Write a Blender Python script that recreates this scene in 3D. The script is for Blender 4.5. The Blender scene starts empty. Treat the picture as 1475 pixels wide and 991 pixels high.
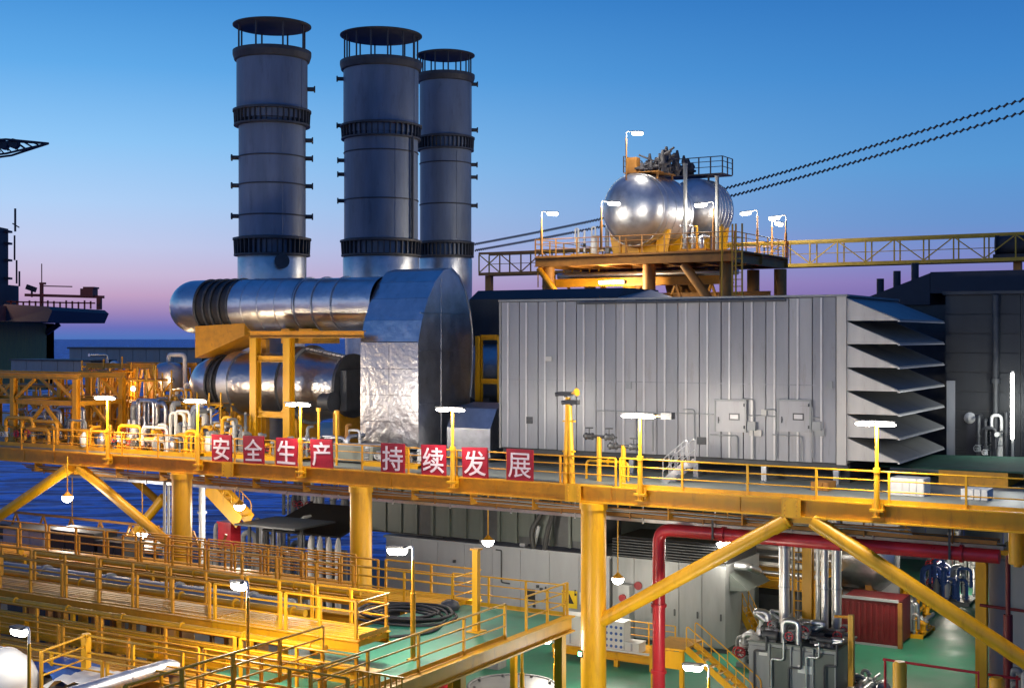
import bpy, math, random
from mathutils import Vector, Matrix
R = math.radians
scene = bpy.context.scene
COL = scene.collection
random.seed(7)

# ---------------------------------------------------------------- camera
F, HX, HY, PW, PH = 1900.0, 737.5, 485.0, 1475.0, 991.0
cam_d = bpy.data.cameras.new('camera')
cam_d.sensor_width = 36.0
cam_d.lens = F / PW * 36.0
cam_d.shift_y = -(PH / 2 - HY) / PW
cam_d.clip_start, cam_d.clip_end = 0.5, 20000
cam = bpy.data.objects.new('camera', cam_d)
cam.location = (0, 0, 0)
cam.rotation_euler = (R(90), 0, 0)
COL.objects.link(cam)
scene.camera = cam

# ---------------------------------------------------------------- colour, world, exposure
def lin(r, g, b):
    def f(c):
        c /= 255.0
        return c / 12.92 if c <= 0.04045 else ((c + 0.055) / 1.055) ** 2.4
    return (f(r), f(g), f(b), 1.0)

scene.view_settings.view_transform = 'Standard'
scene.view_settings.look = 'None'
scene.view_settings.exposure = 0.0
scene.view_settings.gamma = 1.0
scene.view_settings.use_curve_mapping = False

SKY_STRENGTH = 1.0
LAMP = 2.35
world = bpy.data.worlds.new('World')
scene.world = world
world.use_nodes = True
nt = world.node_tree
nt.nodes.clear()
def N(tree, kind, **kw):
    n = tree.nodes.new(kind)
    for k, v in kw.items():
        setattr(n, k, v)
    return n
tc = N(nt, 'ShaderNodeTexCoord')
sep = N(nt, 'ShaderNodeSeparateXYZ')
nt.links.new(tc.outputs['Generated'], sep.inputs[0])
def ramp(tree, fac, stops):
    r = N(tree, 'ShaderNodeValToRGB')
    cr = r.color_ramp
    while len(cr.elements) > 1:
        cr.elements.remove(cr.elements[-1])
    cr.elements[0].position, cr.elements[0].color = stops[0]
    for p, c in stops[1:]:
        e = cr.elements.new(p)
        e.color = c
    tree.links.new(fac, r.inputs[0])
    return r.outputs[0]
mr = N(nt, 'ShaderNodeMapRange')
mr.inputs[1].default_value, mr.inputs[2].default_value = -0.05, 0.45
nt.links.new(sep.outputs['Z'], mr.inputs[0])
def el(z):
    return (z + 0.05) / 0.5
def ey(y):                      # height in the sky of a picture row
    t = (HY - y) / F
    return el(t / math.sqrt(1 + t * t))
glow = ramp(nt, mr.outputs[0], [      # dusk towards the afterglow
    (el(-0.05), lin(38, 52, 110)), (ey(486), lin(80, 118, 190)), (ey(472), lin(108, 114, 188)),
    (ey(452), lin(160, 136, 188)), (ey(428), lin(198, 165, 199)), (ey(400), lin(206, 190, 219)),
    (ey(360), lin(198, 206, 238)), (ey(300), lin(178, 210, 248)), (ey(215), lin(144, 200, 248)),
    (ey(110), lin(98, 172, 235)), (ey(0), lin(66, 144, 216)), (1.0, lin(36, 90, 165))])
cool = ramp(nt, mr.outputs[0], [      # dusk away from it
    (el(-0.05), lin(34, 44, 96)), (ey(486), lin(88, 92, 160)), (ey(440), lin(112, 100, 168)),
    (ey(410), lin(132, 118, 184)), (ey(375), lin(122, 136, 200)), (ey(330), lin(102, 146, 206)),
    (ey(250), lin(87, 152, 213)), (ey(120), lin(64, 135, 205)), (ey(0), lin(48, 117, 191)),
    (1.0, lin(28, 76, 148))])
az = N(nt, 'ShaderNodeMapRange', interpolation_type='SMOOTHSTEP')
az.inputs[1].default_value, az.inputs[2].default_value = -0.42, 0.40
nt.links.new(sep.outputs['X'], az.inputs[0])
mx = N(nt, 'ShaderNodeMix', data_type='RGBA')
nt.links.new(az.outputs[0], mx.inputs[0])
nt.links.new(glow, mx.inputs[6])
nt.links.new(cool, mx.inputs[7])
bg = N(nt, 'ShaderNodeBackground')
bg.inputs[1].default_value = SKY_STRENGTH
nt.links.new(mx.outputs[2], bg.inputs[0])
sky = N(nt, 'ShaderNodeTexSky', sky_type='NISHITA')
sky.sun_disc = False
sky.sun_elevation = R(-4.0)
sky.sun_rotation = R(-75)
bg2 = N(nt, 'ShaderNodeBackground')
bg2.inputs[1].default_value = 0.05
nt.links.new(sky.outputs[0], bg2.inputs[0])
add = N(nt, 'ShaderNodeAddShader')
nt.links.new(bg.outputs[0], add.inputs[0])
nt.links.new(bg2.outputs[0], add.inputs[1])
wo = N(nt, 'ShaderNodeOutputWorld')
nt.links.new(add.outputs[0], wo.inputs[0])

sun_d = bpy.data.lights.new('afterglow_sun', 'SUN')   # the sun is just under the horizon, far left
sun_d.energy = 0.06
sun_d.angle = R(25)
sun_d.color = (1.0, 0.72, 0.62)
sun = bpy.data.objects.new('afterglow_sun', sun_d)
sun.rotation_euler = (R(84), 0, R(-75))
COL.objects.link(sun)

# ---------------------------------------------------------------- materials
def mat(name, rgb, rough=0.5, metal=0.0, var=0.25, scale=1.5, bump=0.0, bscale=8.0, emit=0.0,
        dirt=None, dirt_amt=0.45, streak=False, rvar=0.12, spec=0.5):
    m = bpy.data.materials.new(name)
    m.use_nodes = True
    t = m.node_tree
    b = t.nodes['Principled BSDF']
    b.inputs['Metallic'].default_value = metal
    b.inputs['Specular IOR Level'].default_value = spec
    if emit:
        b.inputs['Base Color'].default_value = (*rgb, 1)
        b.inputs['Emission Color'].default_value = (*rgb, 1)
        b.inputs['Emission Strength'].default_value = emit
        return m
    co = N(t, 'ShaderNodeTexCoord')
    mp = N(t, 'ShaderNodeMapping')
    t.links.new(co.outputs['Object'], mp.inputs[0])
    if streak:
        mp.inputs['Scale'].default_value = (1, 1, 0.18)
    nz = N(t, 'ShaderNodeTexNoise')
    nz.inputs['Scale'].default_value = scale
    nz.inputs['Detail'].default_value = 7
    nz.inputs['Roughness'].default_value = 0.62
    t.links.new(mp.outputs[0], nz.inputs['Vector'])
    lo = tuple(c * (1 - var) for c in rgb) + (1,)
    hi = tuple(min(1, c * (1 + var * 0.8)) for c in rgb) + (1,)
    col = ramp(t, nz.outputs[0], [(0.3, lo), (0.7, hi)])
    if dirt:
        n2 = N(t, 'ShaderNodeTexNoise')
        n2.inputs['Scale'].default_value = scale * 2.7
        n2.inputs['Detail'].default_value = 9
        n2.inputs['Roughness'].default_value = 0.7
        t.links.new(mp.outputs[0], n2.inputs['Vector'])
        k = ramp(t, n2.outputs[0], [(0.55, (0, 0, 0, 1)), (0.78, (dirt_amt,) * 3 + (1,))])
        mm = N(t, 'ShaderNodeMix', data_type='RGBA')
        t.links.new(k, mm.inputs[0])
        t.links.new(col, mm.inputs[6])
        mm.inputs[7].default_value = (*dirt, 1)
        col = mm.outputs[2]
    t.links.new(col, b.inputs['Base Color'])
    rr = N(t, 'ShaderNodeMapRange')
    rr.inputs[3].default_value, rr.inputs[4].default_value = max(0.03, rough - rvar), min(1, rough + rvar)
    t.links.new(nz.outputs[0], rr.inputs[0])
    t.links.new(rr.outputs[0], b.inputs['Roughness'])
    if bump:
        n3 = N(t, 'ShaderNodeTexNoise')
        n3.inputs['Scale'].default_value = bscale
        n3.inputs['Detail'].default_value = 3
        t.links.new(co.outputs['Object'], n3.inputs['Vector'])
        bp = N(t, 'ShaderNodeBump')
        bp.inputs['Strength'].default_value = bump
        bp.inputs['Distance'].default_value = 0.05
        t.links.new(n3.outputs[0], bp.inputs['Height'])
        t.links.new(bp.outputs[0], b.inputs['Normal'])
    return m

RUST = (0.16, 0.055, 0.02)
M = {
    'yellow': mat('yellow_paint', (0.69, 0.34, 0.005), 0.42, var=0.16, scale=0.9, streak=True, dirt=(0.24, 0.09, 0.015), dirt_amt=0.7, bump=.1, bscale=25),
    'dull_yellow': mat('dull_olive_yellow_paint', (0.40, 0.26, 0.02), 0.6, var=0.25, dirt=RUST, dirt_amt=0.6),
    'orange': mat('weathered_orange_falloff_paint', (0.62, 0.275, 0.008), 0.5, var=0.22, dirt=RUST, dirt_amt=0.6),  # weathered yellow paint, with lamp falloff put into the orange tone
    'silver': mat('aluminium_cladding', (0.56, 0.57, 0.59), 0.32, 0.95, var=0.16, scale=1.2, bump=0.55, bscale=2.4, dirt=(0.3, 0.28, 0.26), dirt_amt=0.5),
    'silver_rough': mat('dull_aluminium_cladding', (0.50, 0.51, 0.53), 0.38, 0.9, var=0.18, bump=0.3, bscale=2.5, dirt=(0.2, 0.17, 0.14), dirt_amt=0.4),
    'pipe_silver': mat('brushed_silver_pipe', (0.62, 0.62, 0.62), 0.36, 0.85, var=0.12),
    'crinkled': mat('crumpled_aluminium_sheet', (0.40, 0.39, 0.395), 0.33, 0.97, var=0.16, scale=0.8, bump=1.0, bscale=2.6, rvar=.08),
    'stack': mat('stack_grey_steel', (0.15, 0.18, 0.235), 0.5, 0.15, var=0.28, scale=0.8, streak=True, dirt=(0.06, 0.066, 0.085), dirt_amt=0.75),
    'stack_dark': mat('sooty_flange_steel', (0.06, 0.06, 0.065), 0.6, 0.3, var=0.3),
    'panel': mat('grey_enclosure_paint', (0.25, 0.254, 0.268), 0.4, 0.12, var=0.12, scale=0.9, streak=True, dirt=(0.13, 0.125, 0.125), dirt_amt=0.7),
    'panel_b': mat('grey_enclosure_paint_faded', (0.29, 0.29, 0.30), 0.46, 0.1, var=0.16, scale=0.7, streak=True, dirt=(0.15, 0.125, 0.11), dirt_amt=0.8),
    'panel_c': mat('grey_enclosure_paint_stained', (0.215, 0.218, 0.235), 0.42, 0.1, var=0.14, scale=1.3, streak=True, dirt=(0.1, 0.09, 0.085), dirt_amt=0.8),
    'panel_rib': mat('lit_rib_paint', (0.46, 0.45, 0.45), 0.4, 0.1, var=0.1),  # paler than the panels: light caught by the ribs put into the paint
    'seam': mat('dark_seam', (0.10, 0.10, 0.11), 0.7),
    'hood': mat('shaded_hood_grey_paint', (0.21, 0.21, 0.20), 0.55, 0.05, var=0.2, scale=1.3, streak=True, dirt=(0.13, 0.12, 0.11), dirt_amt=0.7),  # darkened against the cheeks, shade on the slopes put into the grey
    'cheek': mat('lamplit_hood_cheek_paint', (0.40, 0.385, 0.36), 0.5, 0.05, var=0.14, streak=True, dirt=(0.24, 0.2, 0.17), dirt_amt=0.6),  # lighter than the hood tops: front lamplight put into the tone
    'dark': mat('dark_grey_steel', (0.05, 0.053, 0.058), 0.55, 0.2, var=0.35, dirt=(0.1, 0.07, 0.05)),
    'black': mat('black_rubber', (0.018, 0.018, 0.02), 0.6),
    'navy': mat('dark_cladding', (0.03, 0.033, 0.038), 0.55, 0.2, var=0.25, streak=True),
    'grey': mat('mid_grey_paint', (0.22, 0.23, 0.232), 0.45, var=0.16, streak=True, dirt=(0.16, 0.15, 0.14)),
    'greygreen': mat('grey_green_paint', (0.075, 0.088, 0.08), 0.5, var=0.2, streak=True, dirt=(0.1, 0.1, 0.09)),
    'pale': mat('pale_grey_paint', (0.33, 0.34, 0.36), 0.4, var=0.08, streak=True, dirt=(0.36, 0.36, 0.37), dirt_amt=0.5),
    'white': mat('white_paint', (0.58, 0.58, 0.56), 0.45, var=0.06, dirt=(0.5, 0.45, 0.4)),
    'red': mat('red_fire_paint', (0.46, 0.018, 0.03), 0.32, var=0.14),
    'redbox': mat('red_container_paint', (0.17, 0.012, 0.015), 0.5, var=0.2, dirt=RUST),
    'signred': mat('red_sign_board', (0.30, 0.008, 0.022), 0.45, var=0.3, scale=1.2, dirt=(0.16, 0.03, 0.03), dirt_amt=0.6, bump=.6, bscale=2.2),
    'signwhite': mat('white_sign_lettering', (0.62, 0.53, 0.57), 0.5, var=0.05),
    'signyellow': mat('yellow_warning_board', (0.75, 0.50, 0.02), 0.45, var=0.05),
    'green': mat('green_deck_paint', (0.03, 0.20, 0.12), 0.45, var=0.3, scale=0.5, dirt=(0.12, 0.14, 0.12), dirt_amt=0.75, rvar=0.28, bump=.1, bscale=3),
    'darkgreen': mat('dark_green_sheet', (0.03, 0.085, 0.06), 0.85, var=0.3, spec=0.15),
    'deck': mat('grey_green_deck_plate', (0.21, 0.23, 0.20), 0.5, var=0.25, scale=0.6, dirt=(0.22, 0.15, 0.09)),
    'blue': mat('blue_paint', (0.04, 0.10, 0.32), 0.5, var=0.2),
    'brown': mat('brown_shade_tone_steel', (0.33, 0.145, 0.025), 0.6, var=0.3, dirt=(0.08, 0.05, 0.03)),  # vessel deck's yellow paint in shade, with warm glow, mixed as brown
    'far': mat('far_dark_steel', (0.035, 0.035, 0.045), 0.7, var=0.2),
    'far_red': mat('far_red_lamplit_steel', (0.34, 0.07, 0.04), 0.7, var=0.2),  # red steel with the reddish lamplight on it raised into the colour
    'far_olive': mat('far_olive_lamplit_cladding', (0.30, 0.22, 0.045), 0.7, var=0.25, streak=True),  # olive raised to carry the far platform's own lamplight
    'glass': mat('dark_glass', (0.02, 0.025, 0.03), 0.1),
    'lamp': mat('lit_lamp_tube', (1.0, 0.97, 0.90), emit=28.0),
    'lampw': mat('lit_lamp_warm', (1.0, 0.90, 0.72), emit=28.0),
    'lampgreen': mat('lit_green_indicator', (0.2, 1.0, 0.45), emit=10.0),
}

# ---------------------------------------------------------------- sea
sm = bpy.data.materials.new('sea_water')
sm.use_nodes = True
st = sm.node_tree
sb = st.nodes['Principled BSDF']
sb.inputs['Base Color'].default_value = (0.015, 0.10, 0.60, 1)
sb.inputs['Roughness'].default_value = 0.4
sb.inputs['IOR'].default_value = 1.33
sb.inputs['Specular IOR Level'].default_value = 0.2
sco = N(st, 'ShaderNodeTexCoord')
smp = N(st, 'ShaderNodeMapping')
smp.inputs['Scale'].default_value = (0.045, 0.15, 1)
smp.inputs['Rotation'].default_value = (0, 0, R(-9))
st.links.new(sco.outputs['Object'], smp.inputs[0])
sn = N(st, 'ShaderNodeTexNoise')
sn.inputs['Scale'].default_value = 1.6
sn.inputs['Detail'].default_value = 5
sn.inputs['Roughness'].default_value = 0.6
st.links.new(smp.outputs[0], sn.inputs['Vector'])
sbp = N(st, 'ShaderNodeBump')
sbp.inputs['Strength'].default_value = 1.0
sbp.inputs['Distance'].default_value = 5.0
st.links.new(sn.outputs[0], sbp.inputs['Height'])
st.links.new(sbp.outputs[0], sb.inputs['Normal'])
st.links.new(ramp(st, sn.outputs[0], [(0.43, (0.006, 0.05, 0.27, 1)), (0.58, (0.10, 0.40, 1.0, 1))]), sb.inputs['Base Color'])  # wave crests lighter: ripple shading put into the water colour

# ---------------------------------------------------------------- frames and layout helpers
TH = R(-30.5)
CU, SU = math.cos(TH), math.sin(TH)
O = Vector((3.22, 52.06, 0.0))                 # foot of the platform's own axes: a along the girder, b inboard
PLAT = Matrix.Translation(O) @ Matrix.Rotation(TH, 4, 'Z')
WORLD = Matrix.Identity(4)

def depth(a, b):
    return O.y + SU * a + CU * b
def A(px, b):                                   # a at which a line b = const crosses a picture column
    k = (px - HX) / F
    return (k * (O.y + CU * b) - O.x + SU * b) / (CU - k * SU)
def Z(py, a, b):                                # height of a picture row at (a, b)
    return -(py - HY) * depth(a, b) / F
def PX(px, py, Y):                              # world point at a known distance
    return Vector(((px - HX) / F * Y, Y, -(py - HY) / F * Y))
def AB(px, Y):                                  # platform (a, b) of a picture column at a known distance
    v = PLAT.inverted() @ Vector(((px - HX) / F * Y, Y, 0))
    return v.x, v.y

# ---------------------------------------------------------------- mesh builder
class MB:
    def __init__(s):
        s.v, s.f, s.s = [], [], []
    def add(s, vs, fs, smooth=False):
        n = len(s.v)
        s.v += [Vector(p) for p in vs]
        for f in fs:
            s.f.append([i + n for i in f])
            s.s.append(smooth)
        return s
    def box(s, x0, x1, y0, y1, z0, z1):
        return s.add([(x0, y0, z0), (x1, y0, z0), (x1, y1, z0), (x0, y1, z0), (x0, y0, z1), (x1, y0, z1), (x1, y1, z1), (x0, y1, z1)],
                     [(0, 3, 2, 1), (4, 5, 6, 7), (0, 1, 5, 4), (1, 2, 6, 5), (2, 3, 7, 6), (3, 0, 4, 7)])
    def bar(s, p, q, w, h, off=0.0):
        p, q = Vector(p), Vector(q)
        d = (q - p).normalized()
        up = Vector((0, 0, 1)) if abs(d.z) < 0.95 else Vector((0, 1, 0))
        r = d.cross(up).normalized()
        u = r.cross(d)
        c = []
        for e in (p, q):
            for i, j in ((-1, -1), (1, -1), (1, 1), (-1, 1)):
                c.append(e + r * (i * w / 2 + off) + u * (j * h / 2))
        return s.add(c, [(3, 2, 1, 0), (4, 5, 6, 7), (0, 1, 5, 4), (1, 2, 6, 5), (2, 3, 7, 6), (3, 0, 4, 7)])
    def ibeam(s, p, q, w, h, t=0.03):
        p, q = Vector(p), Vector(q)
        d = (q - p).normalized()
        up = Vector((0, 0, 1)) if abs(d.z) < 0.95 else Vector((0, 1, 0))
        u = d.cross(up).normalized().cross(d)
        s.bar(p, q, t, h - 2 * t)
        s.bar(p + u * (h - t) / 2, q + u * (h - t) / 2, w, t)
        s.bar(p - u * (h - t) / 2, q - u * (h - t) / 2, w, t)
        return s
    def ring(s, c, d, r, n, ref=None):
        d = Vector(d).normalized()
        ref = ref or (Vector((0, 0, 1)) if abs(d.z) < 0.9 else Vector((1, 0, 0)))
        x = d.cross(ref).normalized()
        y = d.cross(x)
        return [Vector(c) + x * r * math.cos(2 * math.pi * i / n) + y * r * math.sin(2 * math.pi * i / n) for i in range(n)]
    def cyl(s, p, q, r, r2=None, n=14, caps=True):
        p, q = Vector(p), Vector(q)
        r2 = r if r2 is None else r2
        d = q - p
        s.add(s.ring(p, d, r, n) + s.ring(q, d, r2, n), [(i, (i + 1) % n, (i + 1) % n + n, i + n) for i in range(n)], True)
        if caps:
            s.add(s.ring(p, d, r, n), [list(range(n))[::-1]])
            s.add(s.ring(q, d, r2, n), [list(range(n))])
        return s
    def loft(s, rings, caps=True, smooth=True):
        n = len(rings[0])
        vs, fs = [], []
        for r in rings:
            vs += r
        for k in range(len(rings) - 1):
            for i in range(n):
                fs.append((k * n + i, k * n + (i + 1) % n, (k + 1) * n + (i + 1) % n, (k + 1) * n + i))
        s.add(vs, fs, smooth)
        if caps:
            s.add(rings[0], [list(range(n))[::-1]])
            s.add(rings[-1], [list(range(n))])
        return s
    def tube(s, pts, r, n=8, caps=True):
        pts = [Vector(p) for p in pts]
        rings = []
        ref = None
        for i, p in enumerate(pts):
            d = (pts[min(i + 1, len(pts) - 1)] - pts[max(i - 1, 0)]).normalized()
            if ref is None:
                ref = Vector((0, 0, 1)) if abs(d.z) < 0.9 else Vector((1, 0, 0))
            x = d.cross(ref).normalized()
            y = d.cross(x).normalized()
            ref = -y if y.dot(ref) < 0 else y
            x = d.cross(ref).normalized()
            y = d.cross(x)
            rr = r[i] if isinstance(r, (list, tuple)) else r
            rings.append([p + x * rr * math.cos(2 * math.pi * k / n) + y * rr * math.sin(2 * math.pi * k / n) for k in range(n)])
        return s.loft(rings, caps)
    def lathe(s, c, prof, n=32, axis=(0, 0, 1), caps=True, smooth=True):
        c, ax = Vector(c), Vector(axis).normalized()
        return s.loft([s.ring(c + ax * h, ax, max(r, 0.001), n) for r, h in prof], caps, smooth)
    def torus(s, c, axis, R_, r, n=28, m=8):
        c, ax = Vector(c), Vector(axis).normalized()
        big = s.ring(c, ax, 1, n)
        vs, fs = [], []
        for i in range(n):
            o = (big[i] - c)
            for j in range(m):
                t = 2 * math.pi * j / m
                vs.append(c + o * (R_ + r * math.cos(t)) + ax * r * math.sin(t))
        for i in range(n):
            for j in range(m):
                fs.append((i * m + j, ((i + 1) % n) * m + j, ((i + 1) % n) * m + (j + 1) % m, i * m + (j + 1) % m))
        return s.add(vs, fs, True)
    def prism(s, poly, x0, x1, smooth=False, caps=True):   # profile in (b, z), extruded along a
        n = len(poly)
        vs = [(x0, b, z) for b, z in poly] + [(x1, b, z) for b, z in poly]
        s.add(vs, [(i, (i + 1) % n, (i + 1) % n + n, i + n) for i in range(n)], smooth)
        if caps:
            s.add([(x0, b, z) for b, z in poly], [list(range(n))[::-1]])
            s.add([(x1, b, z) for b, z in poly], [list(range(n))])
        return s

def fillet(pts, rad, k=5):
    pts = [Vector(p) for p in pts]
    out = [pts[0]]
    for i in range(1, len(pts) - 1):
        p, a, b = pts[i], pts[i - 1] - pts[i], pts[i + 1] - pts[i]
        r = min(rad, a.length * 0.48, b.length * 0.48)
        s, e = p + a.normalized() * r, p + b.normalized() * r
        for j in range(k + 1):
            t = j / k
            out.append(s * (1 - t) ** 2 + p * 2 * t * (1 - t) + e * t * t)
    out.append(pts[-1])
    return out

def mk_mesh(name, mb, m, off=Vector((0, 0, 0))):
    me = bpy.data.meshes.new(name)
    me.from_pydata([tuple(v - off) for v in mb.v], [], mb.f)
    me.polygons.foreach_set('use_smooth', mb.s)
    me.materials.append(M[m] if isinstance(m, str) else m)
    me.update()
    import bmesh
    bm = bmesh.new()
    bm.from_mesh(me)
    bmesh.ops.recalc_face_normals(bm, faces=bm.faces)
    bm.to_mesh(me)
    bm.free()
    return me

class Thing:
    def __init__(s, name, label, cat, base, group=None, frame=PLAT):
        s.base = Vector(base)
        s.o = bpy.data.objects.new(name, None)
        s.o.empty_display_size = 0.2
        s.o.matrix_world = frame @ Matrix.Translation(s.base)
        s.o['label'], s.o['category'] = label, cat
        if group:
            s.o['group'] = group
        COL.objects.link(s.o)
    def part(s, name, mb, m, parent=None, label=None, kind=None):
        o = bpy.data.objects.new(name, mk_mesh(name, mb, m, s.base))
        o.parent = parent or s.o
        if label:
            o['label'] = label
        if kind:
            o['kind'] = kind
        COL.objects.link(o)
        return o
    def rep(s, o, d, parent=None):
        c = o.copy()
        c.location = Vector(o.location) + Vector(d)
        if parent:
            c.parent = parent
        COL.objects.link(c)
        return c
    def light(s, p, power, color=(1.0, 0.90, 0.75), size=0.45):
        d = bpy.data.lights.new('lamp_light', 'POINT')
        d.energy = power * LAMP
        d.color = color
        d.shadow_soft_size = size
        o = bpy.data.objects.new('lamp_light', d)
        o.parent = s.o
        o.location = Vector(p) - s.base
        COL.objects.link(o)

def single(name, label, cat, mb, m, base, group=None, frame=PLAT):
    o = bpy.data.objects.new(name, mk_mesh(name, mb, m, Vector(base)))
    o.matrix_world = frame @ Matrix.Translation(Vector(base))
    o['label'], o['category'] = label, cat
    if group:
        o['group'] = group
    COL.objects.link(o)
    return o

def struct(name, mb, m, base=(0, 0, 0), frame=PLAT):
    o = bpy.data.objects.new(name, mk_mesh(name, mb, m, Vector(base)))
    o.matrix_world = frame @ Matrix.Translation(Vector(base))
    o['kind'] = 'structure'
    COL.objects.link(o)
    return o

def lerp(p, q, t):
    return Vector(p) * (1 - t) + Vector(q) * t

def rail_parts(T, p, q, h=1.1, step=1.8, m='yellow', r=0.028, ends=(1, 1), toe=True, mids=2, parent=None):
    p, q = Vector(p), Vector(q)
    n = max(1, round((q - p).length / step))
    base = None
    for i in range(n + 1):
        if (i == 0 and not ends[0]) or (i == n and not ends[1]):
            continue
        c = lerp(p, q, i / n)
        if base is None:
            base = T.part('post', MB().bar(c, c + Vector((0, 0, h)), r * 2.3, r * 2.3), m, parent)
            c0 = c
        else:
            T.rep(base, c - c0)
    up = Vector((0, 0, 1))
    T.part('top_rail', MB().cyl(p + up * h, q + up * h, r, n=8), m, parent)
    for k in range(mids):
        hh = h * (k + 1) / (mids + 1) + 0.06
        T.part('mid_rail', MB().cyl(p + up * hh, q + up * hh, r * 0.8, n=6), m, parent)
    if toe:
        T.part('toe_board', MB().bar(p + up * 0.08, q + up * 0.08, 0.012, 0.14), m, parent)

# lamps -----------------------------------------------------------------
def twin_lamp(a, b, z0, h, label, power=260, group='twin tube lamps along the main girder', m='yellow', tint=(1.0, .90, .75)):
    T = Thing('lamp_post', label, 'lamp', (a, b, z0), group)
    T.part('base_plate', MB().box(a - .16, a + .16, b - .16, b + .16, z0, z0 + .03), m)
    T.part('bracket', MB().box(a - .2, a + .2, b + .09, b + .14, z0 + .03, z0 + .5).box(a - .24, a + .24, b - .12, b + .12, z0 + .2, z0 + .28), m)
    T.part('pole', MB().cyl((a, b, z0 + .03), (a, b, z0 + h * .5), .1, n=10).cyl((a, b, z0 + h * .5), (a, b, z0 + h), .06, n=10), m)
    zt, c = z0 + h, b - .18
    T.part('cross_arm', MB().box(a - .04, a + .04, c - .1, b + .05, zt, zt + .05), 'grey')
    T.part('clamp', MB().cyl((a, b, z0 + h * .48), (a, b, z0 + h * .53), .13, n=10), m)
    for s in (-1, 1):
        e = a + s * .36
        hd = T.part('lamp_head', MB().box(e - .34, e + .34, c - .12, c + .12, zt + .08, zt + .13), 'dark')
        T.part('tube', MB().tube([(e - .35, c, zt), (e - .3, c, zt), (e - .15, c, zt), (e + .15, c, zt), (e + .3, c, zt), (e + .35, c, zt)], [.012, .045, .066, .066, .045, .012], 10), 'lamp', hd)
    T.light((a, c - .35, zt - .2), power, tint)
    return T

def swan_lamp(a, b, z0, h, d, label, power=150, group='swan neck lamps', m='yellow', reach=.75, warm=False):
    """d: horizontal direction of the arm in platform axes"""
    T = Thing('lamp_post', label, 'lamp', (a, b, z0), group)
    dx, dy = Vector(d).normalized().xy if len(d) == 3 else (Vector((d[0], d[1], 0)).normalized().xy)
    T.part('base_plate', MB().box(a - .15, a + .15, b - .15, b + .15, z0, z0 + .03), m)
    T.part('pole', MB().cyl((a, b, z0 + .03), (a, b, z0 + h * .6), .085, n=10).cyl((a, b, z0 + h * .6), (a, b, z0 + h - .35), .05, n=10), m)
    e = Vector((a + dx * reach, b + dy * reach, z0 + h - .02))
    T.part('neck', MB().tube(fillet([(a, b, z0 + h - .36), (a, b, z0 + h + .1), e], .4, 7), .035), 'white')
    f = e + Vector((dx * .75, dy * .75, -.06))
    hd = T.part('lamp_head', MB().bar(e + Vector((0, 0, .03)), f + Vector((0, 0, .03)), .26, .08), 'dark')
    T.part('lens', MB().tube([e + Vector((0, 0, -.07)), lerp(e, f, .12) - Vector((0, 0, .08)), lerp(e, f, .88) - Vector((0, 0, .08)), f + Vector((0, 0, -.07))], [.07, .135, .135, .07], 10), 'lampw' if warm else 'lamp', hd)
    mid = (e + f) / 2
    T.light(mid - Vector((0, 0, .25)), power, (1, .84, .62) if warm else (1, .90, .74))
    return T

def pendant_lamp(a, b, z, ztop, label, power=150, m='yellow', k=1.0):
    T = Thing('pendant_lamp', label, 'lamp', (a, b, z), 'lamps hanging under the deck')
    T.part('stem', MB().cyl((a, b, z + .25), (a, b, ztop), .03, n=8), m)
    hd = T.part('lamp_head', MB().lathe((a, b, z + .05), [(.29, 0), (.2, .07), (.1, .16), (.06, .22)], 14), 'orange')
    T.part('lens', MB().lathe((a, b, z - .06), [(.05 * k, -.2 * k), (.2 * k, -.12 * k), (.27 * k, 0), (.27, .1)], 14), 'lamp', hd)
    T.light((a, b, z - .45), power)
    return T

def stairs(p, q, w, label, m='yellow', side=(0, 1, 0), group=None, sh=.26):
    """straight flight from foot p up to head q; side = direction of its width"""
    p, q, sd = Vector(p), Vector(q), Vector(side) * w
    T = Thing('stairway', label, 'stairs', p, group)
    for o in (Vector(), sd):
        T.part('stringer', MB().bar(p + o, q + o, .05, sh), m)
        up = Vector((0, 0, .95))
        T.part('handrail', MB().tube(fillet([p + o, p + o + up, q + o + up, q + o], .18), .026), m)
        T.part('mid_rail', MB().cyl(p + o + up * .5, q + o + up * .5, .02, n=6), m)
        for t in (.25, .5, .75):
            c = lerp(p, q, t) + o
            T.part('post', MB().cyl(c, c + up, .022, n=6), m)
    n = max(3, int((q.z - p.z) / .22))
    run = Vector((q.x - p.x, q.y - p.y, 0)).normalized() * .24
    for i in range(1, n):
        c = lerp(p, q, i / n)
        T.part('tread', MB().bar(c - run / 2 + sd * .5, c + run / 2 + sd * .5, w, .03), m)
    return T

def wheel_valve(T, p, r, ax, m='grey', parent=None):
    p, ax = Vector(p), Vector(ax)
    b = T.part('valve', MB().lathe(p - ax * r * 1.6, [(r * 1.5, 0), (r * 1.5, r * .4), (r, r * .5), (r * 1.35, r * 1.6), (r, r * 2.7), (r * 1.5, r * 2.8), (r * 1.5, r * 3.2)], 12, ax), m, parent)
    side = Vector((0, -1, 0)) if abs(ax.y) < .5 else Vector((-1, 0, 0))
    if abs(ax.z) < .5:
        side = Vector((0, 0, 1))
    mb = MB().cyl(p, p + side * r * 3.4, r * .25, n=6).torus(p + side * r * 3.4, side, r * 1.5, r * .2, 14, 5)
    w = side.cross(ax).normalized()
    mb.cyl(p + side * r * 3.4 - w * r * 1.5, p + side * r * 3.4 + w * r * 1.5, r * .14, n=5)
    T.part('handwheel', mb, 'red' if r > .1 else m, b)

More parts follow.
